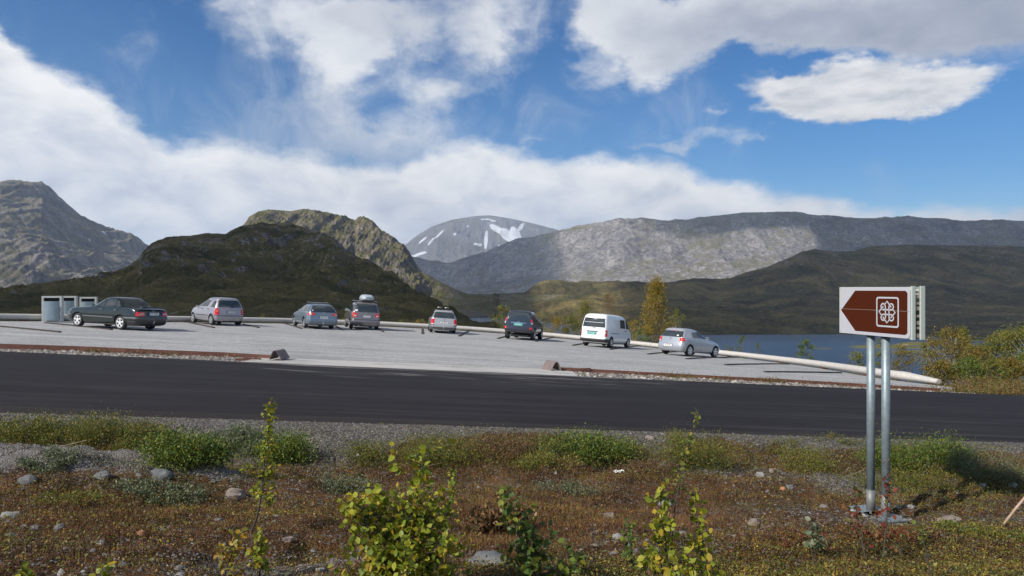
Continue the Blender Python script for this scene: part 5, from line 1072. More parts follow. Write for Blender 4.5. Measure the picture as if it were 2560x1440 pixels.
def tree(name, base, h, w, label, cat, mate, seed, nleaf=4200, leaf=.085, stems=2, bark=None, group=None, shape='oval', clear=.15, trunk=.05, gap=.5, nc=46, full=False):
    """small mountain birch or willow: trunks, limbs reaching to each leaf clump, many separate leaves"""
    rng = np.random.default_rng(seed); o = tag(empty(name, base), label, cat, group); tr = MB(); trunks = []
    for s in range(stems):
        a = rng.uniform(0, 2*PI); k = 0 if stems == 1 else .22; d = Vector((math.cos(a)*k+rng.normal()*.05, math.sin(a)*k+rng.normal()*.05, 1)); hh = h*.93*(1 if s == 0 else rng.uniform(.6, .85))
        m = bent((math.cos(a)*.06*w*(stems > 1), math.sin(a)*.06*w*(stems > 1), -.3), d, hh+.3, 12, rng, .16, .6 if s else .3); trunks.append(m); tr.tube(m, [max(.012, trunk*(1-.85*q/12)) for q in range(13)], 7)
    P = []; 
    for c in range(nc):
        f = clear+(1-clear)*rng.random()**(.85 if shape == 'cone' else .75)
        if shape == 'cone': rad = w/2*(1.05-f)*1.25*min(1, (f-clear)/.15+.4)
        elif shape == 'dome': rad = w/2*math.sqrt(max(.03, 1-f**2.4))
        else: rad = w/2*math.sin(PI*min(1, max(.06, (f-clear*.6)/(1.02-clear*.6))))**.7
        a = rng.uniform(0, 2*PI); rr = rad*rng.uniform(.35, 1.0); cen = np.array([math.cos(a)*rr, math.sin(a)*rr, f*h]); m = trunks[c % len(trunks)]; q = min(11, max(1, int((f*.75)*12)))
        s0 = m[q]; s1 = Vector(cen); mid = s0.lerp(s1, .5)+Vector((0, 0, -.04*h*rng.random())); tr.tube([s0, mid, s1], [trunk*.28, trunk*.18, .006], 4, cap=False)
        k = int(nleaf/nc*rng.uniform(.5, 1.5)); sg = w*.075*rng.uniform(.6, 1.35); P.append(cen+rng.normal(size=(k, 3))*np.array([sg, sg, sg*.75 if shape != 'cone' else sg*1.1]))
    tr.build('trunk', bark or B_grey, o, smooth=True); P = np.concatenate(P); P = P[P[:, 2] > .03]
    leaf_mesh('crown', P, leaf, mate, o, rng, up=.2, full=full); return o
def shrub(name, base, w, h, label, mate, seed, nleaf=2600, leaf=.03, depth=None, group=None, bark=None, up=.3, nst=16, narrow=.62, grassy=False):
    rng = np.random.default_rng(seed); o = tag(empty(name, base), label, 'shrub', group); st = MB(); P = []; D_ = []; depth = depth or w*.6
    for s in range(nst):
        a = rng.uniform(0, 2*PI); r = rng.random()**.5; e = Vector((math.cos(a)*r*w/2, math.sin(a)*r*depth/2, h*(1-.55*r*r)*rng.uniform(.6, 1.12))); b0 = Vector((e.x*.45, e.y*.45, -.04)); gz = float(fore_z(base[0]+e.x*.7, base[1]+e.y*.7))-base[2] if base[1] < 13 else 0; b0.z += gz; e.z += gz
        pts = [b0, b0.lerp(e, .5)+Vector(rng.normal(size=3)*.02), e]; st.tube(pts, [.006, .004, .002], 4, cap=False)
        k = int(nleaf/nst); t = rng.random((k, 1))**.7; q = np.where(t < .5, np.array(b0)+(np.array(pts[1])-np.array(b0))*t*2, np.array(pts[1])+(np.array(e)-np.array(pts[1]))*(t-.5)*2)
        sg = min(w/nst**.5*.42, h*.30); P.append(q+rng.normal(size=(k, 3))*np.array([sg, sg*.8, sg*.6])); D_.append(np.tile(np.array([e.x-b0.x, e.y-b0.y, .5]), (k, 1)))
    st.build('stem', bark or B_dark, o); P = np.concatenate(P); leaf_mesh('foliage', P, leaf, mate, o, rng, up=up, width=narrow, dirs=unit(np.concatenate(D_)), droop=-.1, full=leaf > .028); return o
def fpt(px, py):
    return unproj(px, py, fore_z, 2.5, 13)

# small trees and bushes beyond the barrier: (bearing px, top py, distance, width px, ...)
def far_tree(px, top, Y, wpx, kind, label, mate, seed, nleaf=3000, shape='oval', stems=2, bark=None, leaf=.085, clear=.12, trunk=.04, name='birch_tree', cat='tree', group=None, basey=None, nc=44):
    X = px_u(px)*Y; z = float(ground_z(np.array([X]), np.array([Y]))[0]); zt = px_v(top)*Y; h = zt-z; w = wpx/F*Y
    return tree(name, (X, Y, z), h, w, label, cat, mate, seed, nleaf, leaf, stems, bark, group, shape, clear, trunk, nc=nc)
far_tree(1640, 704, 60, 118, 'birch', 'tall orange and olive birch between the white van and the light silver hatchback', L_or, 11, 11000, 'cone', 3, B_pale, .10, .22, .05, nc=100)
far_tree(1690, 775, 59, 70, 'birch', 'green birch sapling leaning out to the right of the tall orange birch', L_ol, 12, 1500, 'dome', 2, B_pale, .09, .35, .03, nc=22)
far_tree(1585, 800, 58, 60, 'birch', 'pale stemmed low birch at the left foot of the tall orange birch', L_or, 13, 1200, 'dome', 2, B_pale, .09, .3, .03, nc=20)
far_tree(1463, 748, 62, 100, 'birch', 'green birch rising behind the left side of the white van', L_ol, 14, 4200, 'cone', 3, B_grey, .09, .25, .04, nc=50)
far_tree(1522, 738, 63, 60, 'birch', 'nearly leafless reddish birch behind the roof of the white van', L_bare, 15, 1100, 'oval', 2, B_grey, .08, .35, .035, nc=30)
bushes = [(1262,768,58,85,L_ol,'yellow green bush behind the left side of the off-road car',2600),(1385,792,60,70,L_or,'low orange bush just right of the off-road car',1700),(1352,782,66,60,L_ol,'olive bush half hidden by the off-road car',1200),(1428,786,59,70,L_mx,'dense green bush close to the left of the white van',2400),
 (866,772,57,34,L_or,'yellow bush between the blue estate and the people carrier',900),(1015,801,58,70,L_mx,'low yellowish bush right of the people carrier, above the barrier',700),(1052,796,58,40,L_or,'small yellow bush just left of the silver estate car',500),(1000,806,57,40,L_ol,'tiny olive bush above the barrier midway between people carrier and silver estate',350),
 (655,786,56,40,L_ol,'sparse olive bush above the barrier right of the mauve silver hatchback',260),(1600,830,56,70,L_gr,'low green bush at the foot of the tall birch',1200),
 (1856,842,58,48,L_gr,'small dark green tree by the lake, first right of the light silver hatchback',1300),(1893,857,57,22,L_gr,'thin green sapling by the lake, right of the first small tree',420),(1822,862,57,34,L_gr,'tiny green bush just right of the light silver hatchback',420),(2014,853,50,60,L_gr,'wind-leaning green tree alone against the lake',1800),
 (2142,872,40,62,L_ol,'olive tree against the lake, just left of the sign posts',1700),(2207,852,39,60,L_ol,'tall olive tree seen between the two sign posts',1700),(2262,866,36,86,L_rs,'rounded orange green tree just right of the sign posts',2400),(2312,858,37,36,L_ol,'narrow olive tree second right of the sign posts',1000)]
for i, (px, top, Y, w, mt, lab, nl) in enumerate(bushes):
    far_tree(px, top, Y, w, 'bush', lab, mt, 40+i, nl, 'dome' if i % 3 else 'oval', 3, B_grey, .09 if Y > 45 else .065, .10, .025, 'mountain_birch' if Y < 52 else 'bush', 'tree' if (Y < 52 or px > 1840) else 'bush', nc=26)
for i, (px, top, Y, w, mt, lab, nl, sh) in enumerate([(2372,828,30,120,L_rs,'big orange green birch, leftmost of the clump at the right edge',6200,'oval'),(2408,826,32,60,L_ol,'tall pale stemmed birch behind the big orange green birch',2400,'cone'),(2450,868,28.5,110,L_rs,'rust coloured low birch in the middle of the right clump',4200,'dome'),
      (2505,838,30,120,L_mx,'bushy green birch in the right clump, third from the edge',5200,'oval'),(2552,822,29,130,L_ol,'tall olive birch cut by the right edge of the photo',6200,'oval'),(2590,880,27,90,L_gr,'green willow bush low at the right edge of the photo',3000,'dome'),(2420,900,27,80,L_gr,'dark green low bush at the foot of the right clump',2600,'dome'),(2350,905,27.5,80,L_rs,'low orange bush at the left foot of the right clump',2600,'dome'),(2525,900,27,100,L_rs,'low yellow orange bush in front of the bushy green birch',3000,'dome'),(2480,905,26.5,90,L_mx,'mixed green and yellow low bush at the front of the right clump',2600,'dome')]):
    far_tree(px, top, Y, w*1.15, 'birch', lab, mt, 80+i, int(nl*1.3), sh, 3, B_pale if i in (0, 1, 4) else B_grey, .06, .12, .035, 'birch_tree' if sh != 'dome' else 'bush', 'tree' if sh != 'dome' else 'bush', nc=60)

# saplings in the foreground
b = fpt(1010, 1439); b = Vector((b.x*.93, b.y*.93, float(fore_z(b.x*.93, b.y*.93))))
b2 = Vector((-.66, 4.25, 0)); b2.z = float(fore_z(b2.x, b2.y))
sapling('birch_sapling', b2, (px_v(1112)*4.25-b2.z), 'biggest yellow green birch sapling, bottom centre of the foreground', 'sapling', L_yg, 101, (.0, 0), 22, .60, .046, 3300, 8, .010, clear=.03, group='birch saplings on the near bank')
def sap(px, py, top, label, mt, seed, **k):
    if py > 1439: Y = k.pop('Y'); X = px_u(px)*Y; p = Vector((X, Y, float(fore_z(X, Y))))
    else: p = fpt(px, py); k.pop('Y', None)
    sapling('birch_sapling', p, px_v(top)*p.y-p.z, label, 'sapling', mt, seed, group='birch saplings on the near bank', **k)
sap(622, 1335, 1012, 'tall thin birch sapling leaning right, left of centre, its tip above the near road edge', L_yg, 102, lean=(.30, 0), nb=14, spread=.30, leaf=.038, nleaf=460, r0=.011, clear=.2, up=.3)
sap(1330, 1500, 1195, 'green birch sapling just right of the biggest yellow green one', L_gr, 103, Y=4.7, lean=(-.12, 0), nb=14, spread=.46, leaf=.050, nleaf=430, stems=3)
sap(1665, 1500, 1038, 'very tall bare-stemmed sapling whose leafy tip crosses the near road edge right of centre', L_ol, 104, Y=4.6, lean=(.20, .1), nb=7, spread=.10, leaf=.04, nleaf=70, clear=.55)
sap(1665, 1500, 1212, 'yellow green sapling with an orange leaf or two, right of the green one', L_yg, 105, Y=4.5, lean=(-.10, 0), nb=12, spread=.42, leaf=.052, nleaf=300, stems=2)
sap(1580, 1420, 1285, 'short light green sapling left of the orange leaved one', L_gr, 106, Y=4.8, nb=7, spread=.18, leaf=.045, nleaf=60)
sap(1740, 1500, 1225, 'yellow green sapling with arching stems, rightmost of the centre group', L_yg, 107, Y=4.6, lean=(.12, 0), nb=10, spread=.34, leaf=.048, nleaf=180)
sap(560, 1450, 1310, 'small yellow orange sapling at the foot of the leaning thin one', L_or, 108, Y=5.0, nb=8, spread=.5, leaf=.045, nleaf=110)
sap(650, 1450, 1318, 'small yellow green sapling right of the leaning one, near the bottom', L_yg, 109, Y=5.2, nb=8, spread=.5, leaf=.042, nleaf=130)
sap(250, 1480, 1392, 'yellow green sprig at the bottom left, second from the corner', L_yg, 110, Y=4.5, nb=6, spread=.5, leaf=.048, nleaf=38)
sap(60, 1480, 1398, 'yellow green sprig in the bottom left corner', L_yg, 111, Y=4.5, nb=6, spread=.5, leaf=.048, nleaf=45)
sap(1440, 1460, 1375, 'low bright green sprig just right of the green sapling', L_gr, 112, Y=4.7, nb=6, spread=.7, leaf=.045, nleaf=60)
sap(2192, 1400, 1165, 'slender rowan sapling with red leaves in front of the sign posts', L_rd, 113, nb=12, spread=.30, leaf=.042, nleaf=210, lean=(.02, 0), stems=2)
sap(2330, 1440, 1285, 'thin reddish twig at the right with a few green leaves', L_ol, 114, Y=5.0, nb=6, spread=.2, leaf=.035, nleaf=35, lean=(-.1, 0))
sap(2040, 1390, 1290, 'greyish leaved willow sprig left of the sign footing', L_gw, 115, nb=7, spread=.6, leaf=.05, nleaf=70)
sap(1125, 1330, 1170, 'slim yellow sapling just right of the biggest one, set further back', L_yg, 116, nb=7, spread=.14, leaf=.04, nleaf=90)

# shrubs on the bank: (px, base py, width px, height px, leaf material, label, leaves, leaf size)
SH = [(60,1128,170,80,L_mx,'yellow green shrub at the left edge, by the near road edge',3200,.03),(235,1118,200,76,L_mx,'dark and yellow green shrub second from the left edge',3800,.028),(330,1150,120,50,L_mx,'low yellow shrub in front of the second shrub from the left',1400,.026),
 (452,1176,170,92,L_gr,'green willow shrub on the left, behind the rocky mound',3600,.034),(600,1182,210,104,L_gw,'grey green willow shrub left of the leaning thin sapling',5200,.032),(700,1172,130,84,L_gr,'green willow shrub behind the leaning thin sapling',3000,.03),
 (110,1175,120,40,L_gw,'pale leaved dwarf willow at left, above the rocky mound',900,.03),(930,1160,130,52,L_mx,'small olive shrub beside the left scrap of white paper',1800,.024),(1085,1165,170,74,L_mx,'olive shrub behind the top of the biggest sapling',3400,.026),(1240,1150,170,48,L_br,'rust brown shrub midway along the bank',2200,.024),
 (1480,1160,190,72,L_gr,'dense green tussock shrub left of the right scrap of paper',3600,.034),(1360,1175,120,44,L_ol,'flat olive shrub left of the dense green tussock',1300,.024),(1765,1178,180,96,L_mx,'rounded yellow green shrub midway between the centre and the sign',4000,.026),(1695,1108,70,36,L_ol,'little shrub on the near road edge right of centre',800,.022),
 (2010,1178,110,72,L_ol,'dark olive shrub left of the sign posts',2200,.022),(1960,1130,130,26,L_mx,'flat green patch of shrub near the road left of the sign',700,.022),(2255,1172,170,86,L_gr,'green shrub just right of the sign posts',3600,.028),(2370,1165,130,92,L_gr,'taller bright green shrub right of the sign, touching the road edge',3200,.03),
 (2478,1205,130,92,L_gw,'round grey green willow near the right edge',3600,.024),(2300,1235,220,50,L_mx,'trailing yellow green shrub below the taller green one at right',2400,.024),(2090,1110,120,24,L_mx,'thin line of low shrub by the road behind the sign posts',600,.02),(400,1262,190,46,L_gw,'sparse pale willow on the near side of the rocky mound',1300,.03),
 (150,1262,150,36,L_mx,'small yellowish dwarf willow at left below the mound',700,.028),(1420,1240,160,34,L_gw,'thin pale herbs on dark soil, right of centre',620,.028),(860,1235,150,40,L_gw,'pale dwarf willow left of the biggest sapling',1000,.024),(1640,1185,110,38,L_br,'reddish dwarf shrub right of the white paper scrap',900,.022),
 (1240,1335,130,90,L_br,'clump of red brown grass between the two centre saplings',900,.05),(2230,1360,210,40,L_rd,'red leaved bilberry patch in front of the sign footing',2000,.026),(2010,1375,230,40,L_rd,'red and rust bilberry patch left of the sign footing',2000,.024),(2470,1345,180,34,L_mx,'low green shrub at right below the pale stick',1300,.026)]
for i, (px, py, w, h, mt, lab, nl, ls) in enumerate(SH):
    p = fpt(px, py); k = p.y/F; hs = h*k*.86
    if px < 760 and 1100 < py < 1200 and 'rocky mound' != lab[-11:] or px < 400 and py < 1160:      # these grow on the flat ground behind the rocky mound
        Yb = 10.35+(px % 7)*.07; p = Vector((px_u(px)*Yb, Yb, float(fore_z(px_u(px)*Yb, Yb)))); k = Yb/F; hs = max(.16, px_v(py-h+6)*Yb-p.z)
    shrub('shrub', p+Vector((0, w*k*.15, 0)), w*k*1.35, hs, lab, mt, 200+i, int(nl*(.8 if mt is L_rd else 1.9)), ls, group='shrubs on the near bank', nst=26 if w > 140 else 16)

# ------------------------------------------------------------------ ground cover, grass and gravel on the bank
def pxw(px, py, L): 
    w = 0
    for (cx, cy, rx, ry, k) in L: w = w+k*np.exp(-((px-cx)/rx)**2-((py-cy)/ry)**2)
    return w
def field(n, y0=2.6, y1=12.9, seed=0):
    rng = np.random.default_rng(seed); Y = (rng.random(n)*(y1**1.0-y0**1.0)+y0); X = (rng.random(n)*2-1)*(Y*.80+.4); Z = fore_z(X, Y); return X, Y, Z, 1280+F*X/Y, 720-F*Z/Y, rng
BARE = [(1300,1213,380,13,.85),(2010,1288,330,20,.85),(790,1238,170,20,.8),(1180,1400,60,25,.5),(640,1395,150,14,.6),(250,1180,300,12,.8),(1700,1330,260,10,.6),(1480,1395,120,12,.6),(2440,1300,150,14,.6)]
def cover(name, n, L, base, mate, leaf, up, lift, kind, seed, thr=.5, patch_=.8, width=.6, full=False):
    X, Y, Z, px, py, rng = field(n, seed=seed); w = base+pxw(px, py, L); w = w*(1-.85*gravel_w(X, Y))*(1-.9*bedrock_w(X, Y))*np.clip(1-pxw(px, py, BARE)*1.1, 0, 1)*np.clip(1.25+2.2*fbm(X*.55, Y*1.1, 3, 71), .25, 1.5); d = road_near(X)-Y
    nz = fbm(X*patch_, Y*patch_, 4, seed)*1.6+fbm(X*6, Y*6, 3, seed+5)*1.2; keep = (rng.random(n) < np.clip(w+nz*.9*np.clip(w*2, 0, 1), 0, 1)) & (d > .15)
    X, Y, Z = X[keep], Y[keep], Z[keep]; P = np.stack([X, Y, Z+rng.random(len(X))*lift*(.4+np.clip(nz[keep]+.5, 0, 1.5))], -1)
    if kind == 'leaf': o = leaf_mesh(name, P, leaf, mate, None, rng, up=up, width=width, droop=-.15, full=full)
    else:
        k = len(X); h = leaf*rng.uniform(.5, 1.6, k); a = rng.uniform(0, 2*PI, k); ln = rng.normal(size=(k, 2))*.45*h[:, None]; wv = np.stack([np.cos(a), np.sin(a), 0*a], -1)*.0022; P[:, 2] = Z-.005
        top = P+np.concatenate([ln, h[:, None]], 1); mid = P+np.concatenate([ln*.35, h[:, None]*.55], 1); V = np.stack([P-wv, P+wv, mid+wv*.8, mid-wv*.8, top], 1).reshape(-1, 3)
        V2 = np.stack([P-wv, P+wv, top+wv*.15, top-wv*.15], 1).reshape(-1, 3); o = np_mesh(name, V2, (np.arange(k)*4)[:, None]+np.array([0, 1, 2, 3]), [mate])
    return tag(o, kind='stuff')
G_straw = leafmat('grass_straw', [(.19,.085,.032),(.13,.056,.022),(.26,.14,.055),(.09,.042,.020),(.16,.092,.034)], .15, .7, vary=(1.5, .28, 1.7, 7))
G_green = leafmat('grass_green', [(.12,.14,.03),(.17,.17,.04),(.09,.11,.03),(.22,.19,.06)], .2, .6, vary=(1.5, .28, 1.7, 7))
C_crow = leafmat('cover_crowberry', [(.075,.085,.018),(.12,.125,.022),(.16,.155,.025),(.055,.065,.018),(.15,.075,.025),(.20,.17,.03)], .15, vary=(1.5, .28, 1.7, 7))
C_brown = leafmat('cover_brown', [(.13,.050,.018),(.19,.078,.022),(.075,.036,.018),(.26,.12,.028),(.10,.030,.015),(.15,.088,.022)], .1, vary=(1.5, .28, 1.7, 7))
C_lichen = leafmat('cover_lichen', [(.20,.19,.165),(.15,.145,.125),(.26,.245,.21)], .05, .9)
C_yel = leafmat('cover_yellow', [(.26,.18,.022),(.18,.155,.022),(.32,.19,.025),(.13,.13,.022)], .25, vary=(1.5, .28, 1.7, 7))
GREEN = [(2150,1410,420,55,1.0),(1560,1425,300,30,.9),(1950,1440,300,50,.9),(560,1425,220,22,.5),(2500,1430,200,70,.9),(250,1090,260,50,.35),(560,1150,260,50,.5),(1050,1130,250,50,.5),(1480,1130,220,45,.5),(2350,1190,220,70,.8),(1300,1440,160,20,.4),(1780,1150,150,45,.4)]
BROWN = [(1450,1290,380,50,.5),(350,1300,420,80,.45),(1150,1180,420,40,.5),(1650,1190,300,40,.5),(700,1370,300,60,.4),(2000,1340,200,40,.5),(900,1290,300,50,.35)]
cover('ground_cover', 420000, GREEN, .05, C_crow, .017, .5, .05, 'leaf', 301, width=.75)
cover('ground_cover', 330000, BROWN, .22, C_brown, .015, .5, .022, 'leaf', 302, width=.7)
cover('ground_cover', 120000, [(300,1180,350,45,.5),(700,1400,200,40,.4),(1050,1400,150,30,.3)], .06, C_lichen, .014, .8, .006, 'leaf', 303, width=.9)
cover('ground_cover', 70000, GREEN+[(700,1280,500,60,.4),(1300,1220,500,50,.45),(300,1240,400,30,.4)], .12, C_yel, .022, .5, .05, 'leaf', 304, width=.7, full=True)
cover('grass', 300000, [(1450,1295,420,45,.8),(1240,1340,90,40,.9),(700,1360,300,40,.4),(1200,1170,500,40,.45),(350,1290,400,50,.4),(1850,1250,250,40,.35)], .10, G_straw, .06, 0, 0, 'grass', 305)
cover('ground_cover', 260000, [(x, y, rx, ry, k) for (x, y, rx, ry, k) in GREEN if y < 1300]+[(1200,1120,700,35,.35),(300,1230,350,30,.3)], .06, L_mx, .026, .35, .09, 'leaf', 308, full=True, patch_=.9)
cover('grass', 120000, [(500,1150,350,60,.6),(1480,1130,160,40,.8),(1050,1140,300,50,.4),(2300,1180,260,60,.5)], .04, G_green, .07, 0, 0, 'grass', 306)

def stones_mesh(name, X, Y, Z, S, mate, rng, kind='stuff'):
    """low, faceted pebbles, each one a squashed octahedron with jittered corners"""
    base = np.array([(1,0,0),(.5,.8,0),(-.5,.85,0),(-1,0,0),(-.5,-.8,0),(.55,-.8,0),(.3,.1,.62),(-.35,.0,.58)], float); n = len(X)
    J = base[None]*(1+rng.normal(size=(n, 8, 1))*.16); a = rng.uniform(0, 2*PI, n); c, s_ = np.cos(a)[:, None], np.sin(a)[:, None]; e = rng.uniform(.55, .95, n)[:, None]
    x = J[..., 0]; y = J[..., 1]*e; V = np.stack([x*c-y*s_, x*s_+y*c, J[..., 2]*rng.uniform(.6, 1.1, n)[:, None]], -1)*S[:, None, None]+np.stack([X, Y, Z-S*.12], -1)[:, None]
    T = [(0,1,6),(1,2,6),(2,7,6),(2,3,7),(3,4,7),(4,5,7),(5,6,7),(5,0,6)]; b = (np.arange(n)*8)[:, None]; Fc = np.concatenate([b+np.array(t) for t in T]); return tag(np_mesh(name, V.reshape(-1, 3), Fc, [mate]), kind=kind)
S_mix = mat('stone_mixed', (.2,.2,.2), .85, rnd=[(0,(.06,.056,.053)),(.2,(.10,.094,.088)),(.45,(.145,.136,.126)),(.7,(.19,.18,.165)),(.9,(.27,.255,.235)),(.97,(.19,.12,.08))])
def scatter_stones(n, smin, smax, wf, seed):
    X, Y, Z, px, py, rng = field(n, 3.2, 12.9, seed); w = wf(X, Y, px, py); k = (rng.random(n) < w) & (road_near(X)-Y > .03); X, Y, Z = X[k], Y[k], Z[k]; S = smin*(smax/smin)**(rng.random(len(X))**2.2); stones_mesh('gravel', X, Y, Z, S, S_mix, rng)
scatter_stones(170000, .007, .024, lambda X, Y, px, py: np.clip(gravel_w(X, Y)*.75+.03, 0, 1), 401)
scatter_stones(9000, .018, .055, lambda X, Y, px, py: .10+.35*gravel_w(X, Y)+.8*np.exp(-((px-1930)/90)**2-((py-1180)/40)**2)+.5*np.exp(-((px-1600)/200)**2-((py-1350)/25)**2), 402)
# stones of the strip between the road and the steel edging
def strip_stones(x0, x1, n, seed, y0f, y1f, smin, smax, zf):
    rng = np.random.default_rng(seed); X = rng.uniform(x0, x1, n); t = rng.random(n); Y = y0f(X)*(1-t)+y1f(X)*t; Z = zf(X, Y, t); S = smin*(smax/smin)**(rng.random(n)**1.8); stones_mesh('gravel', X, Y, Z, S, S_pale, rng)
S_pale = mat('stone_pale', (.3,.3,.3), .85, rnd=[(0,(.09,.08,.07)),(.2,(.15,.135,.12)),(.45,(.21,.19,.17)),(.7,(.29,.27,.24)),(.9,(.44,.41,.37))])
for (a, b_, n) in ((EDGE_L[0].x, EDGE_L[-1].x, 5200), (EDGE_R[0].x, EDGE_R[-1].x+1, 4200)):
    strip_stones(a, b_, n, 410+n, lambda X: road_far(X)+.03, lambda X: np.maximum(edge_y(X)-.05, road_far(X)+.1), .02, .085, lambda X, Y, t: -2.4-.05*X-.03)
# weeds along strip and barrier
def weeds(name, pts, n, mate, size, seed, spreadx=.25, h=.10):
    rng = np.random.default_rng(seed); P = []
    for (x, y, z) in pts: k = n; P.append(np.array([x, y, z])+np.abs(rng.normal(size=(k, 3)))*np.array([0, 0, h])+rng.normal(size=(k, 3))*np.array([spreadx, spreadx*.5, 0]))
    tag(leaf_mesh(name, np.concatenate(P), size, mate, None, rng, up=.1, width=.3, droop=-.8), kind='stuff')
rw = np.random.default_rng(5); wp = []
for i in range(46):
    x = rw.uniform(EDGE_L[0].x*.55, EDGE_R[-1].x)
    if EDGE_L[-1].x-.2 < x < EDGE_R[0].x+.2: continue
    y = float(edge_y(x))-rw.uniform(.05, .3); wp.append((x, y, -2.4-.05*x-.03))
weeds('weeds', wp, 60, L_br, .07, 6, .22, .05); weeds('weeds', wp[::3], 60, L_ol, .06, 8, .3, .06)
wb_ = [(BARS[i][0]*.992, BARS[i][1]*.99, float(lot_z(BARS[i][0], BARS[i][1]))) for i in list(range(24, 100, 5))+list(range(100, len(BARS)-4, 2))]
weeds('weeds', wb_, 46, L_or, .055, 9, .35, .05)
wr = [tuple(unproj(x, y, lambda X, Y: -2.4-.05*X-.1, 18)) for x, y in ((2420,985),(2450,975),(2480,985),(2500,970),(2530,980),(2550,965),(2400,975),(2380,985),(2470,960),(2540,985),(2430,960),(2510,985))]
weeds('weeds', wr, 420, L_br, .07, 10, .45, .12); weeds('weeds', wr, 300, L_ol, .06, 12, .5, .12)

# ------------------------------------------------------------------ boulders, litter, stick
R_pink = mat('rock_pinkish', (.24,.195,.17), .85, vary=(9, .55, 1.25, 7), bump=(30, .5, .01)); R_grey = mat('rock_grey', (.14,.142,.145), .85, vary=(8, .5, 1.35, 7), bump=(25, .6, .012)); R_white = mat('rock_white', (.29,.285,.27), .85, vary=(9, .55, 1.15, 6), bump=(30, .4, .01)); R_or = mat('rock_orange', (.42,.20,.10), .85, vary=(9, .6, 1.2, 6))
def rock(px, py, wpx, hpx, mt, label, seed, name='rock', sub=3):
    p = fpt(px, py) if py < 1439 else Vector((px_u(px)*4.7, 4.7, float(fore_z(px_u(px)*4.7, 4.7)))); k = p.y/F; rx, rz = wpx*k/2, hpx*k*.62; bm = bmesh.new(); bmesh.ops.create_icosphere(bm, subdivisions=sub, radius=1); rng = np.random.default_rng(seed); o3 = rng.random(3)*50
    P = np.array([v.co[:] for v in bm.verts]); d = fbm(P[:, 0]*1.2+o3[0], P[:, 1]*1.2+P[:, 2]*1.7+o3[1], 4, seed)*.8+.18*fbm(P[:, 2]*4+o3[2], P[:, 0]*4, 3, seed)
    for v, q in zip(bm.verts, d):
        c = v.co*(1+q); c = Vector([math.copysign(min(abs(a), .82+.1*abs(a)), a) for a in c]); v.co = Vector((c.x*rx, c.y*rx*.75, c.z*rz))
    me = bpy.data.meshes.new(name); bm.to_mesh(me); bm.free(); o = link_mesh(name, me, None, [mt], True); es = o.modifiers.new('edge', 'EDGE_SPLIT'); es.split_angle = math.radians(32); o.location = p+Vector((0, 0, rz*.02)); o.rotation_euler = (rng.normal()*.1, rng.normal()*.15, rng.uniform(-.5, .5)); return tag(o, label, 'rock', 'loose rocks on the near bank')
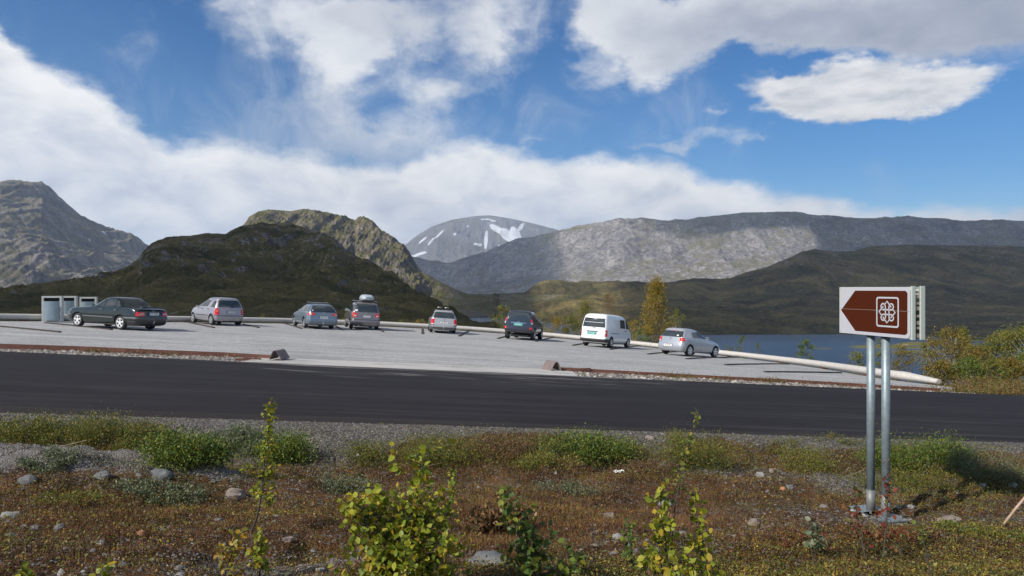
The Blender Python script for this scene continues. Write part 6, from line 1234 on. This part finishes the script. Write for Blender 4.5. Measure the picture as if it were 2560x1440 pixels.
for i, (px, py, w, h, mt, lab) in enumerate([(586,1242,54,36,R_pink,'rounded pinkish boulder just left of the leaning thin sapling'),(28,1296,48,28,R_white,'pale blue white rock at the left edge'),(352,1338,22,16,R_or,'small orange rock in the left foreground'),(1222,1404,110,38,R_grey,'large flat grey rock at the bottom, between the two centre saplings'),(1305,1290,20,14,R_white,'small white stone left of the green sapling'),
   (70,1204,46,28,R_grey,'dark grey rock on the left shoulder of the mound'),(405,1192,56,34,R_grey,'grey bedrock knob on top of the mound'),(255,1192,50,18,R_grey,'flat grey bedrock face in the mound, left of the knob'),(88,1322,28,14,R_grey,'low grey rock near the left edge below the pale one'),(150,1322,36,18,R_grey,'dull grey rock right of the low one at left'),(252,1360,26,13,R_white,'flat whitish stone below the orange rock at left'),
   (1660,1262,50,14,R_white,'long flat pale rock right of the centre saplings'),(1510,1294,56,12,R_pink,'low buff rock half sunk in brown grass'),(1885,1310,34,22,R_pink,'cream rock left of the sign footing'),(2275,1270,26,14,R_white,'white stone right of the sign posts'),(2245,1270,22,12,R_white,'smaller white stone beside the sign posts'),(1975,1220,22,14,R_grey,'grey cobble below the stony patch left of the sign'),(1957,1222,14,9,R_or,'tan pebble next to the grey cobble'),
   (1900,1190,22,20,R_white,'angular white stone in the rubble left of the sign'),(1930,1180,18,14,R_pink,'pinkish angular stone in the rubble left of the sign'),(1545,1345,30,18,R_white,'white rock by the short light green sapling'),(2455,1215,20,10,R_white,'white stone below the grey green willow'),(2530,1215,26,12,R_white,'pale stone at the right edge below the road'),(1625,1096,26,12,R_pink,'flat pinkish slab on the road shoulder right of centre'),
   (800,1428,26,14,R_white,'white stone at the bottom left of the biggest sapling'),(720,1352,34,16,R_pink,'pinkish stone right of the small yellow green sapling'),(545,1300,26,10,R_grey,'thin grey stone left of the leaning sapling foot'),(1062,1140,14,10,R_white,'small white stone by the olive shrub'),(2370,1300,60,14,R_pink,'long pinkish stone right of the sign footing'),(2060,1268,22,9,R_white,'flat white stone left of the sign posts'),(1270,1122,12,9,R_white,'tiny white stone near the road above the rust shrub'),(900,1375,20,10,R_grey,'small grey stone left of the biggest sapling')]): rock(px, py, w, h, mt, lab, 500+i)
M_paper = mat('white_paper', (.80,.79,.78), .8)
def paper(px, py, s, label, seed):
    p = fpt(px, py); rng = np.random.default_rng(seed); n = 9; V = []; k = s*p.y/F
    for i in range(n):
        for j in range(n):
            u, v = i/(n-1)-.5, j/(n-1)-.5; z = .5*abs(fbm(np.array([u*3+seed]), np.array([v*3]), 3, seed)[0])*2.4+.08; V.append(((u+rng.normal()*.04)*k*(.7+.6*rng.random()), (v+rng.normal()*.04)*k*.8, z*k*.9))
    m = MB(); m.add(V, [(i*n+j, (i+1)*n+j, (i+1)*n+j+1, i*n+j+1) for i in range(n-1) for j in range(n-1)]); o = m.build('paper_scrap', M_paper); o.location = p+Vector((0, 0, .01)); sd = o.modifiers.new('thick', 'SOLIDIFY'); sd.thickness = .002; tag(o, label, 'litter', 'crumpled paper on the bank')
paper(905, 1142, 24, 'crumpled white paper on the gravel left of the biggest sapling', 1); paper(1547, 1184, 22, 'crumpled white paper scrap on brown grass right of centre', 2); paper(936, 1143, 9, 'tiny white paper shred right of the left scrap', 3)
M_wood = mat('weathered_wood', (.40,.28,.20), .8, vary=(12, .7, 1.2))
p0 = fpt(2503, 1314); m = MB(); d = Vector((.36, .02, .40)); m.tube([Vector((0, 0, -.02)), d*.5, d*1.25], [.014, .014, .013], 8); o = m.build('wooden_stake', M_wood, smooth=True); o.location = p0; tag(o, 'pale wooden stake leaning out of the ground at the right edge', 'stake')
for i, (px, py, L_, a, lab) in enumerate(((1060,1170,.30,-.6,'thin dry stalk lying near the top of the biggest sapling'),(2120,1190,.35,-.2,'thin pale root lying left of the sign posts'),(150,1118,.3,-.15,'thin straw stalk lying by the left shrubs'))):
    p = fpt(px, py); m = MB(); rng = np.random.default_rng(i); m.tube(bent((0, 0, .01), (math.cos(a), .2, .12), L_, 5, rng, .15), [.004]*6, 5); o = m.build('dry_stalk', M_wood); o.location = p; tag(o, lab, 'stalk', 'dry stalks on the near bank')
